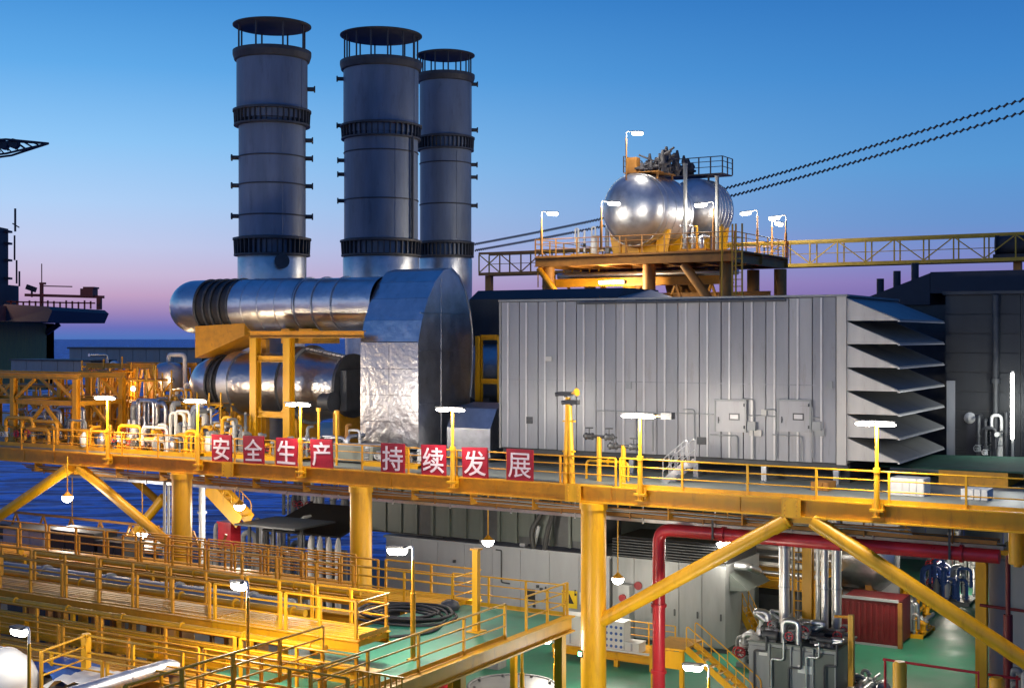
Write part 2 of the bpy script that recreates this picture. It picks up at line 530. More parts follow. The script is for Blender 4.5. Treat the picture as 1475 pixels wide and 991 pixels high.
def pipework(name, label, box, n, seed, m='silver_rough', rads=(.05, .12), cat='pipework', frame_m='yellow', skid=True, valves=4, pots=True):
    """a skid of process pipes: verticals with elbows, flanges, valves and a few small pots"""
    a0, a1, b0, b1, z0, z1 = box
    rnd = random.Random(seed)
    T = Thing(name, label, cat, ((a0 + a1) / 2, (b0 + b1) / 2, z0))
    if skid:
        T.part('skid', MB().box(a0, a1, b0, b0 + .12, z0, z0 + .2).box(a0, a1, b1 - .12, b1, z0, z0 + .2).box(a0, a1, b0 + .12, b1 - .12, z0 + .14, z0 + .18), frame_m)
    H = z1 - z0
    for i in range(n):
        r = rnd.uniform(*rads)
        x = a0 + (a1 - a0) * (i + rnd.uniform(.2, .8)) / n
        y = rnd.uniform(b0 + r, b1 - r)
        top = z0 + H * rnd.uniform(.45, 1)
        mm = m if rnd.random() < .7 else rnd.choice(['white', 'grey', frame_m])
        if rnd.random() < .5:
            x2 = min(a1, max(a0, x + rnd.choice((-1, 1)) * rnd.uniform(.4, 1.1) * (a1 - a0) / 3))
            pts = [(x, y, z0 + .18), (x, y, top), (x2, y, top), (x2, y, z0 + .3 + rnd.random() * H * .3)]
        else:
            y2 = rnd.uniform(b0, b1)
            pts = [(x, y, z0 + .18), (x, y, top), (x, y2, top)]
        o = T.part('pipe', MB().tube(fillet(pts, r * 3, 4), r, 9), mm)
        for zz in (z0 + .3, z0 + .3 + (top - z0) * .5):
            T.part('flange', MB().cyl((x, y, zz), (x, y, zz + .05), r * 1.6, n=10), 'grey' if mm == 'white' else mm, o)
        if i < valves:
            wheel_valve(T, (x, y, z0 + .3 + (top - z0) * .3), max(.07, r * 1.05), (0, 0, 1), rnd.choice(['grey', 'white', 'dark']))
    k = max(1, n // 4) if pots else 0
    for i in range(k):
        x, y, r = rnd.uniform(a0 + .2, a1 - .2), rnd.uniform(b0, b0 + (b1 - b0) * .6), rnd.uniform(.13, .26)
        T.part('pot', MB().lathe((x, y, z0 + .18), [(r * .6, 0), (r, .12), (r, H * .35), (r * .6, H * .42), (r * .3, H * .5)], 14), rnd.choice(['white', 'grey', 'silver_rough']))
    return T

# ================================================================= SETTING
ZD, ZL, ZS = -5.85, -14.5, -36.0
SEA = 9000
struct('sea', MB().add([(-SEA, -200, ZS), (SEA, -200, ZS), (SEA, 2 * SEA, ZS), (-SEA, 2 * SEA, ZS)], [(0, 1, 2, 3)]), sm, frame=WORLD)
# main deck plating (upper) and green lower deck
struct('main_deck', MB().box(-62, -33, .25, 21, ZD - .12, ZD).box(-33, 34, .25, 47, ZD - .12, ZD), 'deck')
struct('lower_deck', MB().box(-10, 50, -3, 46, ZL - .3, ZL).box(-3, 50, -27, -3, ZL - .3, ZL), 'green')
struct('steel_deck', MB().box(-70, -10, -27, 23, ZL - .3, ZL).box(-10, -3, -27, -3, ZL - .3, ZL), 'dark')

# ================================================================= MAIN FRAME
T = Thing('deck_girder', 'long yellow steel edge girder carrying the handrail of the main deck', 'girder', (-10, 0, ZD))
for k, (a0, a1) in enumerate([(-62, -33.3), (-33.25, -19.0), (-18.95, -.8), (-.75, 8.1), (8.15, 30)]):
    T.part('girder_section', MB().ibeam((a0, 0, ZD - .34), (a1, 0, ZD - .34), .42, .68, .05), 'yellow' if k > 2 else 'orange')  # left sections in orange, the dimmer lamplight put into the paint
for a in (-.8, 8.12, -19.0):
    T.part('splice_cover', MB().box(a - .35, a + .35, -.245, -.215, ZD - .69, ZD + .02), 'yellow')
for k in range(11):
    a = -31 + k * 5.3
    T.part('weld_seam', MB().box(a - .02, a + .02, -.06, -.028, ZD - .62, ZD - .06), 'orange')
for a in (-.8, 8.12, -19.0):
    for i in range(2):
        for j in range(4):
            x, z = a - .22 + i * .44, ZD - .6 + j * .17
            T.part('bolt', MB().cyl((x, -.245, z), (x, -.275, z), .035, n=6), 'orange')
# inboard floor beams seen below the girder's bottom flange
for k, b in enumerate((7.5, 15.0)):
    single('floor_beam', ['weathered steel floor beam under the main deck, nearest behind the edge girder', 'weathered steel floor beam deep under the middle of the main deck'][k], 'beam',
           MB().ibeam((-55, b, ZD - .62), (30, b, ZD - .62), .35, 1.0, .04), 'orange', (-10, b, ZD - 1.1), 'floor beams under the main deck')

rl = Thing('railing', 'yellow handrail with posts along the outer edge of the main deck', 'railing', (-10, 0, ZD))
rail_parts(rl, (-33.5, -.05, ZD), (1.0, -.05, ZD), 1.1, 2.45, 'orange', .03, toe=False)  # left run in the same falloff-toned orange
rail_parts(rl, (1.2, -.05, ZD), (22, -.05, ZD), 1.12, 2.5, 'yellow', .032, toe=True)

cols = [(A(855, 0), 'thick yellow round column in the middle foreground carrying the girder', .5, 'yellow'),
        (A(520, 0), 'yellow round column under the girder between the sign words', .48, 'yellow'),
        (A(262, 0), 'yellow round column at left with blue sea on both sides', .48, 'yellow')]
for a, lab, r, m in cols:
    T = Thing('column', lab, 'column', (a, 0, ZL), 'round columns under the main girder')
    T.part('shaft', MB().cyl((a, 0, ZL), (a, 0, ZD - .92), r, n=36), m)
    T.part('head_collar', MB().cyl((a, 0, ZD - .94), (a, 0, ZD - .69), r * 1.12, n=36), m)
    T.part('foot_ring', MB().cyl((a, 0, ZL), (a, 0, ZL + .12), r * 1.25, n=36), m)
cA, cB, cC = cols[0][0], cols[1][0], cols[2][0]
def brace(p, q, r, lab, m='yellow'):
    T = Thing('diagonal_brace', lab, 'brace', p, 'round diagonal braces under the main girder')
    T.part('tube', MB().cyl(p, q, r, n=24), m)
    d = (Vector(q) - Vector(p)).normalized()
    T.part('end_sleeve', MB().cyl(Vector(q) - d * .7, Vector(q) - d * .12, r * 1.07, n=24), m)
zt, ap = ZD - .78, A(1142, 0)
brace((cA + .3, 0, Z(893, cA, 0)), (ap - .15, 0, zt), .27, 'yellow round brace rising right from the thick middle column to the girder')
aR = A(1497, 0)
brace((aR, 0, Z(965, aR, 0)), (ap + .75, 0, zt), .27, 'yellow round brace falling right across the red pipe and green floor')
T = Thing('gusset_joint', 'yellow gusset plate where the two long braces meet under the girder', 'gusset', (ap + .3, 0, zt))
T.part('gusset_plate', MB().box(ap - .6, ap + 1.2, -.03, .03, zt - .12, ZD - .69), 'yellow')
T.part('pad_plate', MB().box(ap - .7, ap + 1.3, -.2, .2, ZD - .72, ZD - .685), 'yellow')
T = Thing('column', 'yellow round column at the right edge where the long brace lands', 'column', (aR + .3, 0, ZL), 'round columns under the main girder')
T.part('shaft', MB().cyl((aR + .3, 0, ZL), (aR + .3, 0, ZD - .69), .5, n=36), 'yellow')
aL = A(108, 0)
brace((cC - .3, 0, Z(793, cC, 0)), (aL + .35, 0, zt), .24, 'yellow round brace falling from the girder to the left column')
aL2 = A(-40, 0)
brace((aL2, 0, Z(770, aL2, 0)), (aL - .3, 0, zt), .27, 'yellow round brace at the far left edge in front of the sea')
a1, a2 = A(180, 9), A(236, 9)
brace((a1, 9, Z(785, a1, 9)), (a2, 9, Z(716, a2, 9)), .27, 'short yellow brace behind, rising right towards the left column')
a1, a2 = A(228, 14), A(192, 14)
brace((a1, 14, Z(722, a1, 14)), (a2, 14, Z(690, a2, 14)), .24, 'short weathered brace high behind the left column', 'orange')

# cable trays slung below the girder
for k, (b, zz, m, lab) in enumerate([(1.0, ZD - 1.3, 'brown', 'brown cable tray slung just under the girder, nearest'),
                                     (2.2, ZD - 1.65, 'silver_rough', 'grey cable tray slung under the girder behind the brown one')]):
    T = Thing('cable_tray', lab, 'cable tray', (-10, b, zz), 'cable trays under the girder')
    for s in (0, .6):
        T.part('side_channel', MB().box(-34, 15, b + s, b + s + .03, zz, zz + .14), m)
    r0 = None
    for i in range(62):
        a = -33.6 + i * .78
        if r0 is None:
            r0 = T.part('rung', MB().box(a, a + .05, b + .03, b + .6, zz + .02, zz + .05), m)
        else:
            T.rep(r0, (i * .78, 0, 0))
    for i in range(5):
        bb = b + .1 + i * .1
        pts = [(-34 + j * 3.5, bb + .03 * math.sin(j * 2.1 + i), zz + .09) for j in range(15)]
        T.part('cable', MB().tube(pts, .035, 6), 'black' if i % 2 else 'grey')
    h0 = None
    for i in range(16):
        a = -33 + i * 3.1
        if h0 is None:
            h0 = T.part('hanger', MB().box(a, a + .06, b - .06, b - .02, zz - .06, ZD - .13), m)
        else:
            T.rep(h0, (i * 3.1, 0, 0))

# red signs ------------------------------------------------------------
def glyph(ch):
    c = bpy.data.curves.new('glyph', 'FONT')
    c.body, c.align_x, c.align_y, c.size, c.extrude, c.offset = ch, 'CENTER', 'CENTER', 1.0, .012, (0.0 if ch == '展' else .008)
    o = bpy.data.objects.new('glyph', c)
    COL.objects.link(o)
    bpy.context.view_layer.update()
    me = bpy.data.meshes.new_from_object(o.evaluated_get(bpy.context.evaluated_depsgraph_get()))
    bpy.data.objects.remove(o)
    bpy.data.curves.remove(c)
    xs, ys = [v.co.x for v in me.vertices], [v.co.y for v in me.vertices]
    cx, cy = (min(xs) + max(xs)) / 2, (min(ys) + max(ys)) / 2
    sc = 1.06 / max(max(xs) - min(xs), max(ys) - min(ys))
    for v in me.vertices:
        v.co = Vector(((v.co.x - cx) * sc, -v.co.z, (v.co.y - cy) * sc))
    me.materials.clear()
    me.materials.append(M['signwhite'])
    me.update()
    return me
words = [('安', 320, 'first'), ('全', 366, 'second'), ('生', 413, 'third'), ('产', 464, 'fourth'),
         ('持', 566, 'fifth'), ('续', 625, 'sixth'), ('发', 685, 'seventh'), ('展', 749, 'eighth')]
for i, (ch, px, nth) in enumerate(words):
    a, b, zc = A(px, -.1), -.1, -5.24 + (.02 if i % 2 else 0)
    T = Thing('sign_board', 'red board with the white character %s, %s from the left on the handrail' % (ch, nth), 'sign', (a, b, ZD), 'red slogan boards on the handrail')
    w = .60
    bd = T.part('board', MB().box(a - w, a + w, b - .035, b, zc - .62, zc + .62), 'signred')
    T.part('rim', MB().box(a - w - .03, a + w + .03, b - .02, b + .015, zc + .62, zc + .65).box(a - w - .03, a + w + .03, b - .02, b + .015, zc - .65, zc - .62)
           .box(a - w - .03, a - w, b - .02, b + .015, zc - .62, zc + .62).box(a + w, a + w + .03, b - .02, b + .015, zc - .62, zc + .62), 'signred')
    for sx in (-.45, .45):
        T.part('tie', MB().box(a + sx - .02, a + sx + .02, b + .002, b + .09, zc + .42, zc + .46), 'black')
    T.o.rotation_euler[1] += R(random.uniform(-2.2, 2.2))
    g = bpy.data.objects.new('lettering', glyph(ch))
    g.parent = T.o
    g.location = Vector((a, b - .045, zc)) - T.base
    COL.objects.link(g)

# ================================================================= TURBINE ENCLOSURE
EA0, EA1, EB0, EB1, EZ0, EZ1 = A(722, 4.7), 8.7, 4.7, 12.6, -4.98, 1.55
T = Thing('turbine_enclosure', 'big grey ribbed turbine enclosure with slanted intake hoods at its right end', 'enclosure', ((EA0 + EA1) / 2, EB0, ZD))
T.part('shell', MB().box(EA0 + .06, EA1 - .02, EB0 + .08, EB1, EZ0 + .05, EZ1 - .05), 'seam')
NP = 16
pw = (EA1 - EA0 - .4) / NP
p0 = r0 = None
for i in range(NP):
    x = EA0 + i * pw
    if p0 is None:
        p0 = T.part('wall_panel', MB().box(x + .02, x + pw - .025, EB0, EB0 + .075, EZ0, EZ1), 'panel')
        r0 = T.part('rib', MB().box(x + .33, x + .41, EB0 - .05, EB0 - .002, EZ0 + .02, EZ1 - .02), 'panel_rib', p0)
    else:
        p = T.rep(p0, (i * pw, random.uniform(-.012, .006), random.uniform(-.015, .015)))
        p.material_slots[0].link = 'OBJECT'
        p.material_slots[0].material = M[random.choice(['panel', 'panel', 'panel_b', 'panel_c'])]
        T.rep(r0, (0, 0, 0), p)
T.part('corner_post', MB().box(EA1 - .38, EA1, EB0 - .03, EB0 + .078, EZ0 - .05, EZ1 + .02), 'cheek')
T.part('corner_post', MB().box(EA0 - .1, EA0 - .005, EB0 - .02, EB0 + .2, EZ0 - .05, EZ1), 'hood')
T.part('roof', MB().box(EA0 - .12, EA1 + .05, EB0 - .06, EB1 + .1, EZ1 + .025, EZ1 + .11), 'grey')
T.part('gutter', MB().box(A(832, 4.6), A(1132, 4.6), EB0 - .14, EB0 - .07, EZ1 - .14, EZ1 - .04), 'dark')
T.part('side_wall', MB().box(EA1 - .018, EA1 + .01, EB0 + .09, EB1, EZ0, EZ1 - .01), 'hood')
T.part('base_frame', MB().ibeam((EA0, EB0 + .2, EZ0 - .12), (EA1, EB0 + .2, EZ0 - .12), .2, .24, .03), 'dark')
T.part('gap_shade_box', MB().box(EA0 + .2, EA1 - .2, EB0 + 1.2, EB1 - .5, ZD, EZ0 - .02), 'black')  # dark box in the open gap, standing in for the shade there
l0 = None
for i in range(6):
    if l0 is None:
        l0 = T.part('leg', MB().box(EA0 + .3, EA0 + .52, EB0 + .25, EB0 + .45, ZD, EZ0 - .24), 'silver_rough')
    else:
        T.rep(l0, (i * (EA1 - EA0 - .9) / 5, 0, 0))
# hoods on the intake end
h0 = None
hz = (EZ1 - EZ0 - .15) / 7
for i in range(7):
    zt_ = EZ1 - .05 - i * hz
    if h0 is None:
        x, y0, y1 = EA1 + .012, EB0 + .1, EB1 - .1
        tip, zb = x + 2.0, zt_ - hz * .96
        mb = MB()
        for (u0, u1) in ((y0, (y0 + y1) / 2 - .02), ((y0 + y1) / 2 + .02, y1)):     # sloping top in two sheets
            mb.add([(x, u0, zt_), (tip, u0, zb + .05), (tip, u1, zb + .05), (x, u1, zt_), (x, u0, zt_ - .04), (tip, u0, zb), (tip, u1, zb), (x, u1, zt_ - .04)],
                   [(0, 1, 2, 3), (7, 6, 5, 4), (0, 4, 5, 1), (1, 5, 6, 2), (2, 6, 7, 3), (3, 7, 4, 0)])
        h0 = T.part('intake_hood', mb, 'hood')
        k0 = []
        for u in (y0 - .03, (y0 + y1) / 2 - .015, y1):
            k0.append(T.part('cheek', MB().add([(x, u, zt_), (tip, u, zb), (x, u, zb), (x, u + .03, zt_), (tip, u + .03, zb), (x, u + .03, zb)],
                                               [(0, 1, 2), (5, 4, 3), (0, 3, 4, 1), (1, 4, 5, 2), (2, 5, 3, 0)]), 'cheek', h0))
        l1 = T.part('lip', MB().box(tip - .05, tip + .03, y0, y1, zb - .05, zb - .002), 'panel_rib', h0)
    else:
        h = T.rep(h0, (0, 0, -i * hz))
        for k in k0 + [l1]:
            T.rep(k, (0, 0, 0), h)
# access doors
for px in (1052, 1144):
    a = A(px, 4.6)
    y = EB0 - .055
    zt_, zb = Z(578, a, 4.6), Z(622, a, 4.6)
    d = T.part('door', MB().box(a - .62, a + .62, y - .06, y, zb, zt_), 'panel_b')
    T.part('frame', MB().box(a - .7, a + .7, y - .075, y - .02, zt_ + .003, zt_ + .08).box(a - .7, a - .623, y - .075, y - .02, zb, zt_).box(a + .623, a + .7, y - .075, y - .02, zb, zt_), 'grey', d)
    T.part('window', MB().box(a - .05, a + .4, y - .075, y - .062, (zt_ + zb) / 2 - .14, (zt_ + zb) / 2 + .14), 'dark', d)
    T.part('pane', MB().box(a, a + .35, y - .085, y - .077, (zt_ + zb) / 2 - .09, (zt_ + zb) / 2 + .09), 'panel_rib', d)
    T.part('handle', MB().bar((a - .5, y - .1, zb + .35), (a - .5, y - .1, zb + .6), .03, .03).box(a - .52, a - .48, y - .1, y - .06, zb + .45, zb + .5), 'dark', d)
    for zz in (zb + .15, zt_ - .2):
        T.part('hinge', MB().cyl((a + .6, y - .08, zz), (a + .6, y - .08, zz + .12), .03, n=6), 'dark', d)
    T.part('conduit', MB().tube(fillet([(a - .9, y - .03, zb - .15), (a + .3, y - .03, zb - .15), (a + .3, y - .03, EZ0 + .02)], .1), .028, 6), 'grey')
    T.part('junction_box', MB().box(a + .75, a + 1.1, y - .12, y, zb + .1, zb + .45), 'grey')
for k, (px, y, w, h) in enumerate([(790, 520, .3, .2), (905, 560, .25, .3), (1010, 640, .4, .3), (1088, 628, .5, .25), (1180, 628, .4, .3), (762, 610, .3, .3), (1100, 600, .22, .3), (1195, 560, .2, .3)]):
    x = A(px, 4.6)
    T.part('wall_plate', MB().box(x - w / 2, x + w / 2, EB0 - .085, EB0 - .055, Z(y, x, 4.6), Z(y, x, 4.6) + h), ('cheek', 'grey', 'dark')[k % 3])
for k, (px, y0, y1) in enumerate([(1000, 590, 650), (1085, 575, 660), (1118, 590, 660), (1170, 585, 660), (940, 600, 650)]):
    x = A(px, 4.6)
    T.part('drop_conduit', MB().tube(fillet([(x - .5, EB0 - .09, Z(y0, x, 4.6)), (x, EB0 - .09, Z(y0, x, 4.6)), (x, EB0 - .09, Z(y1, x, 4.6))], .12), .03, 6), 'grey')
T.part('mid_seam', MB().box(EA0 + .05, EA1 - .45, EB0 - .016, EB0 - .004, -1.95, -1.9), 'panel_c')
T.part('gauge_conduit', MB().tube([(A(860, 4.6), EB0 - .08, -3.2), (A(1180, 4.6), EB0 - .08, -3.2)], .025, 6), 'grey')
# service step in front of it
stairs((A(955, 2.2), 2.2, ZD), (A(990, 2.2), 2.2, ZD + .85), .8, 'small grey steel steps on the deck before the enclosure', 'silver_rough')

# second enclosure roof and sloping roof duct behind
T = Thing('roof_duct', 'dark blue sloping duct roof behind the grey enclosure', 'duct', (-8, 14, ZD))
a0, a1 = A(676, 14), A(975, 14)
zz = Z(414, A(880, 14), 14)
T.part('duct_body', MB().prism([(14, ZD), (14, zz - .5), (14.9, zz), (19, zz), (19, ZD)], a0, A(890, 14)), 'navy')
a2 = A(890, 14) + .02
T.part('slope_cover', MB().add([(a2, 14, zz - .5), (a2, 18, zz), (a1 + .6, 14, zz - 1.3), (a1 + .6, 18, zz - 1.3), (a2, 14, zz - 1.4), (a2, 18, zz - 1.4)],
                               [(0, 2, 3, 1), (0, 4, 2), (1, 3, 5), (4, 5, 3, 2), (0, 1, 5, 4)]), 'grey')

# ================================================================= SILVER EXHAUST
T = Thing('exhaust_plenum', 'tall silver arched exhaust box between the enclosure and the horizontal duct', 'exhaust duct', (-13, 6, ZD))
pa0, pa1 = A(521, 4.7), A(603, 4.7)
prof = [(4.7, -5.3), (4.7, -.25), (5.0, .75), (5.5, 1.8), (6.1, 2.6), (6.8, 3.15), (7.5, 3.3), (8.2, 2.95), (8.8, 2.25), (9.25, 1.2), (9.45, 0.1), (9.45, -1.4), (9.25, -3.0), (8.9, -5.3)]
T.part('end_wall', MB().prism(prof, pa1 - .08, pa1), 'silver_rough')
T.part('end_wall', MB().prism(prof, pa0, pa0 + .08), 'silver_rough')
inner = [(7 + (b - 7) * .985, -1 + (z + 1) * .985) for b, z in prof]
T.part('core', MB().prism(inner, pa0 + .09, pa1 - .09), 'dark')
for i in range(4):                                # front sheets
    z0_, z1_ = -5.3 + i * 1.2625, -5.3 + (i + 1) * 1.2625 - .02
    for j in range(2):
        x0, x1 = pa0 - .03 + j * (pa1 - pa0 + .06) / 2, pa0 - .03 + (j + 1) * (pa1 - pa0 + .06) / 2 - .012
        T.part('cladding_sheet', MB().box(x0, x1, 4.64, 4.69, z0_, z1_), 'crinkled')
for i in range(1, 12):                            # curved top sheets
    (b0, z0_), (b1, z1_) = prof[i], prof[i + 1]
    n = Vector((0, -(z1_ - z0_), b1 - b0)).normalized() * .06
    n = n if n.dot(Vector((0, b0 - 7, z0_ + 1))) > 0 else -n
    v = []
    for x in (pa0 - .03, pa1 + .03):
        for (b, z) in ((b0, z0_), (b1, z1_)):
            v += [Vector((x, b, z)) + n * .1, Vector((x, b, z)) + n]
    T.part('cladding_sheet', MB().add(v, [(0, 2, 3, 1), (4, 5, 7, 6), (1, 3, 7, 5), (0, 4, 6, 2), (0, 1, 5, 4), (2, 6, 7, 3)], False), 'silver')
for z in (-3.2, -.7, 1.1):                         # seams on the end
    T.part('seam_band', MB().box(pa1 + .002, pa1 + .03, 4.8, 9.1 if z < 1 else 8.9, z, z + .05), 'silver')
T.part('seam_band', MB().box(pa1 + .002, pa1 + .026, 6.6, 6.66, -5.2, 2.8), 'silver')
T.part('plinth', MB().box(pa0 + .1, pa1 - .1, 5, 8.7, ZD, -5.31), 'dark')

# upper horizontal duct with its elbow
T = Thing('exhaust_duct', 'big shiny horizontal exhaust duct with black expansion joint, upper of two', 'exhaust duct', (-22, 6.6, ZD))
db, dz = 6.7, 1.62
aE = -28.0
T.part('duct_shell', MB().cyl((pa0 - .02, db, dz), (A(447, db), db, dz), 1.36, n=48, caps=False).cyl((A(447, db), db, dz), (A(445, db), db, dz), 1.4, n=48)
       .cyl((A(445, db), db, dz), (A(352, db), db, dz), 1.42, n=48, caps=False), 'silver')
T.part('expansion_joint', MB().cyl((A(352, db), db, dz), (A(306, db), db, dz), 1.36, n=48), 'black')
for px in (352, 340, 328, 318, 306):
    T.part('joint_ring', MB().torus((A(px, db), db, dz), (1, 0, 0), 1.42, .07, 48, 8), 'dark')
el_ = [(A(306, db), db, dz), (aE, db, dz), (aE, 13.2, dz)]
T.part('elbow', MB().tube(fillet(el_, 1.95, 14), 1.44, 48), 'silver')
for px in (372, 395, 420, 447, 472, 500):
    T.part('clamp_band', MB().torus((A(px, db), db, dz), (1, 0, 0), 1.41, .035, 48, 6), 'silver_rough')
T.part('saddle', MB().box(A(437, db), A(425, db), 5.6, 7.8, -.35, .4), 'orange')
T.part('saddle', MB().box(A(470, db), A(450, db), 5.6, 7.8, -.35, .4), 'orange')
# orange support under the elbow
a0, a1 = A(281, 5.6), A(352, 5.6)
T = Thing('duct_support', 'orange brown trapezoid support plate under the elbow of the upper duct', 'support', ((a0 + a1) / 2, 6, ZD))
zA, zB = Z(470, a0, 5.6), Z(516, a0, 5.6)
T.part('plate_box', MB().add([(a0, 5.6, zA), (a1, 5.6, zA + .15), (a1, 5.6, zB + 1.2), (a0, 5.6, zB), (a0, 8, zA), (a1, 8, zA + .15), (a1, 8, zB + 1.2), (a0, 8, zB)],
                            [(3, 2, 1, 0), (4, 5, 6, 7), (0, 1, 5, 4), (1, 2, 6, 5), (2, 3, 7, 6), (3, 0, 4, 7)]), 'orange')
T.part('leg', MB().bar((a0 + .3, 7.6, ZD), (a0 + .3, 7.6, zB), .3, .3), 'orange')
T.part('leg', MB().bar((a1 - .3, 7.6, ZD), (a1 - .3, 7.6, zB + 1), .3, .3), 'orange')

# yellow frame in front of the lower duct
fb = 4.2
T = Thing('support_frame', 'tall yellow portal frame standing in front of the lower silver duct', 'frame', (A(395, fb), fb, ZD))
xs = [A(368, fb), A(416, fb)]
zt_ = Z(487, A(395, fb), fb)
for x in xs:
    T.part('frame_leg', MB().ibeam((x, fb, ZD), (x, fb, zt_), .42, .42, .05), 'yellow')
    T.part('foot_plate', MB().box(x - .3, x + .3, fb - .3, fb + .3, ZD, ZD + .04), 'yellow')
T.part('top_beam', MB().ibeam((xs[0] - .35, fb, zt_ + .18), (A(524, fb), fb, zt_ + .18), .35, .34, .04), 'orange')
for y in (517, 597):
    z = Z(y, A(395, fb), fb)
    T.part('cross_beam', MB().ibeam((xs[0] + .22, fb, z), (xs[1] - .22, fb, z), .3, .3, .04), 'yellow')
for x, s in ((xs[0] + .22, 1), (xs[1] - .22, -1)):
    T.part('knee_gusset', MB().add([(x, fb - .02, Z(585, x, fb)), (x + s * .4, fb - .02, Z(596, x, fb)), (x, fb - .02, Z(596, x, fb)), (x, fb + .02, Z(585, x, fb)), (x + s * .4, fb + .02, Z(596, x, fb)), (x, fb + .02, Z(596, x, fb))],
                                   [(0, 1, 2), (5, 4, 3), (0, 3, 4, 1), (1, 4, 5, 2), (2, 5, 3, 0)]), 'yellow')

# lower duct and diffuser cone
T = Thing('exhaust_diffuser', 'silver lower exhaust duct with black ring and cone tapering to the right', 'exhaust duct', (-20, 6.6, ZD))
lb, lz = 6.9, Z(553, A(400, 6.9), 6.9)
aa = lambda p: A(p, lb)
T.part('left_dome', MB().lathe((aa(322), lb, lz), [(1.36, 0), (1.36, .5), (1.3, .9), (1.1, 1.35), (.75, 1.75), (.35, 1.95), (.02, 2.0)], 44, (-1, 0, 0)), 'silver')
T.part('expansion_joint', MB().cyl((aa(322), lb, lz), (aa(341), lb, lz), 1.4, n=44), 'black')
for px in (322, 331, 341):
    T.part('joint_ring', MB().torus((aa(px), lb, lz), (1, 0, 0), 1.47, .06, 44, 8), 'dark')
T.part('flange_box', MB().cyl((aa(343), lb, lz), (aa(357), lb, lz), 1.72, n=44), 'silver_rough')
T.part('duct_shell', MB().cyl((aa(357), lb, lz), (aa(431), lb, lz), 1.62, n=44), 'crinkled')
T.part('flange', MB().cyl((aa(431), lb, lz), (aa(433.5), lb, lz), 1.98, n=44), 'dark')
T.part('big_shell', MB().cyl((aa(433.6), lb, lz), (aa(449), lb, lz), 1.94, n=44), 'crinkled')
T.part('flange', MB().cyl((aa(449), lb, lz), (aa(451), lb, lz), 2.05, n=44), 'grey')
T.part('cone', MB().cyl((aa(451), lb, lz), (aa(506), lb, lz), 1.9, 1.5, n=44), 'crinkled')
T.part('end_flange', MB().cyl((aa(506), lb, lz), (aa(510), lb, lz), 1.62, n=44), 'dark')
for k in range(9):
    t = k / 8
    T.part('tie_bolt', MB().cyl((aa(452 + t * 50), lb - .6, lz + 1.86 - t * .36), (aa(452 + t * 50) + .22, lb - .6, lz + 1.86 - t * .38), .07, n=8), 'panel_rib')
T.part('gearbox', MB().box(aa(511), aa(520), lb - 1.2, lb + 1.0, lz - 1.2, lz + .8), 'dark')
T.part('motor', MB().cyl((aa(498), 5.0, lz - .75), (aa(512), 5.0, lz - .75), .42, n=18).cyl((aa(512), 5.0, lz - .75), (aa(514), 5.0, lz - .75), .5, n=18), 'dark')
for px in (352, 440, 500):
    T.part('saddle', MB().box(aa(px) - .2, aa(px) + .2, lb - .9, lb + .9, ZD, lz - 1.3), 'orange')

# yellow frame between the plenum and enclosure
fb = 10.5
T = Thing('support_frame', 'yellow green lit frame seen in the gap between silver box and grey enclosure', 'frame', (A(705, fb), fb, ZD))
for px in (690, 722):
    T.part('frame_leg', MB().ibeam((A(px, fb), fb, ZD), (A(px, fb), fb, Z(484, A(px, fb), fb)), .3, .3, .04), 'yellow')
for y in (486, 549):
    T.part('cross_beam', MB().ibeam((A(690, fb) + .16, fb, Z(y, A(700, fb), fb)), (A(722, fb) - .16, fb, Z(y, A(700, fb), fb)), .3, .26, .04), 'yellow')
T = Thing('silver_vessel', 'silver cylinder seen in the gap between silver box and grey enclosure', 'vessel', (A(712, 13), 13, ZD))
T.part('shell', MB().cyl((A(690, 13), 13, -1.9), (A(745, 13), 13, -1.9), 1.5, n=36), 'crinkled')
T.part('saddle', MB().box(A(700, 13), A(716, 13), 12.2, 13.8, ZD, -3.2), 'grey')
T = Thing('fuel_skid', 'low grey machinery cover on the deck beside the silver box', 'machinery', (A(700, 7), 7, ZD))
T.part('cover', MB().prism([(6, ZD + .2), (6, -4.3), (6.6, -3.4), (8.4, -3.2), (8.8, ZD + .2)], A(660, 7), A(722, 7)), 'silver_rough')
T.part('base', MB().box(A(655, 7), A(724, 7), 5.8, 9, ZD, ZD + .2), 'dark')

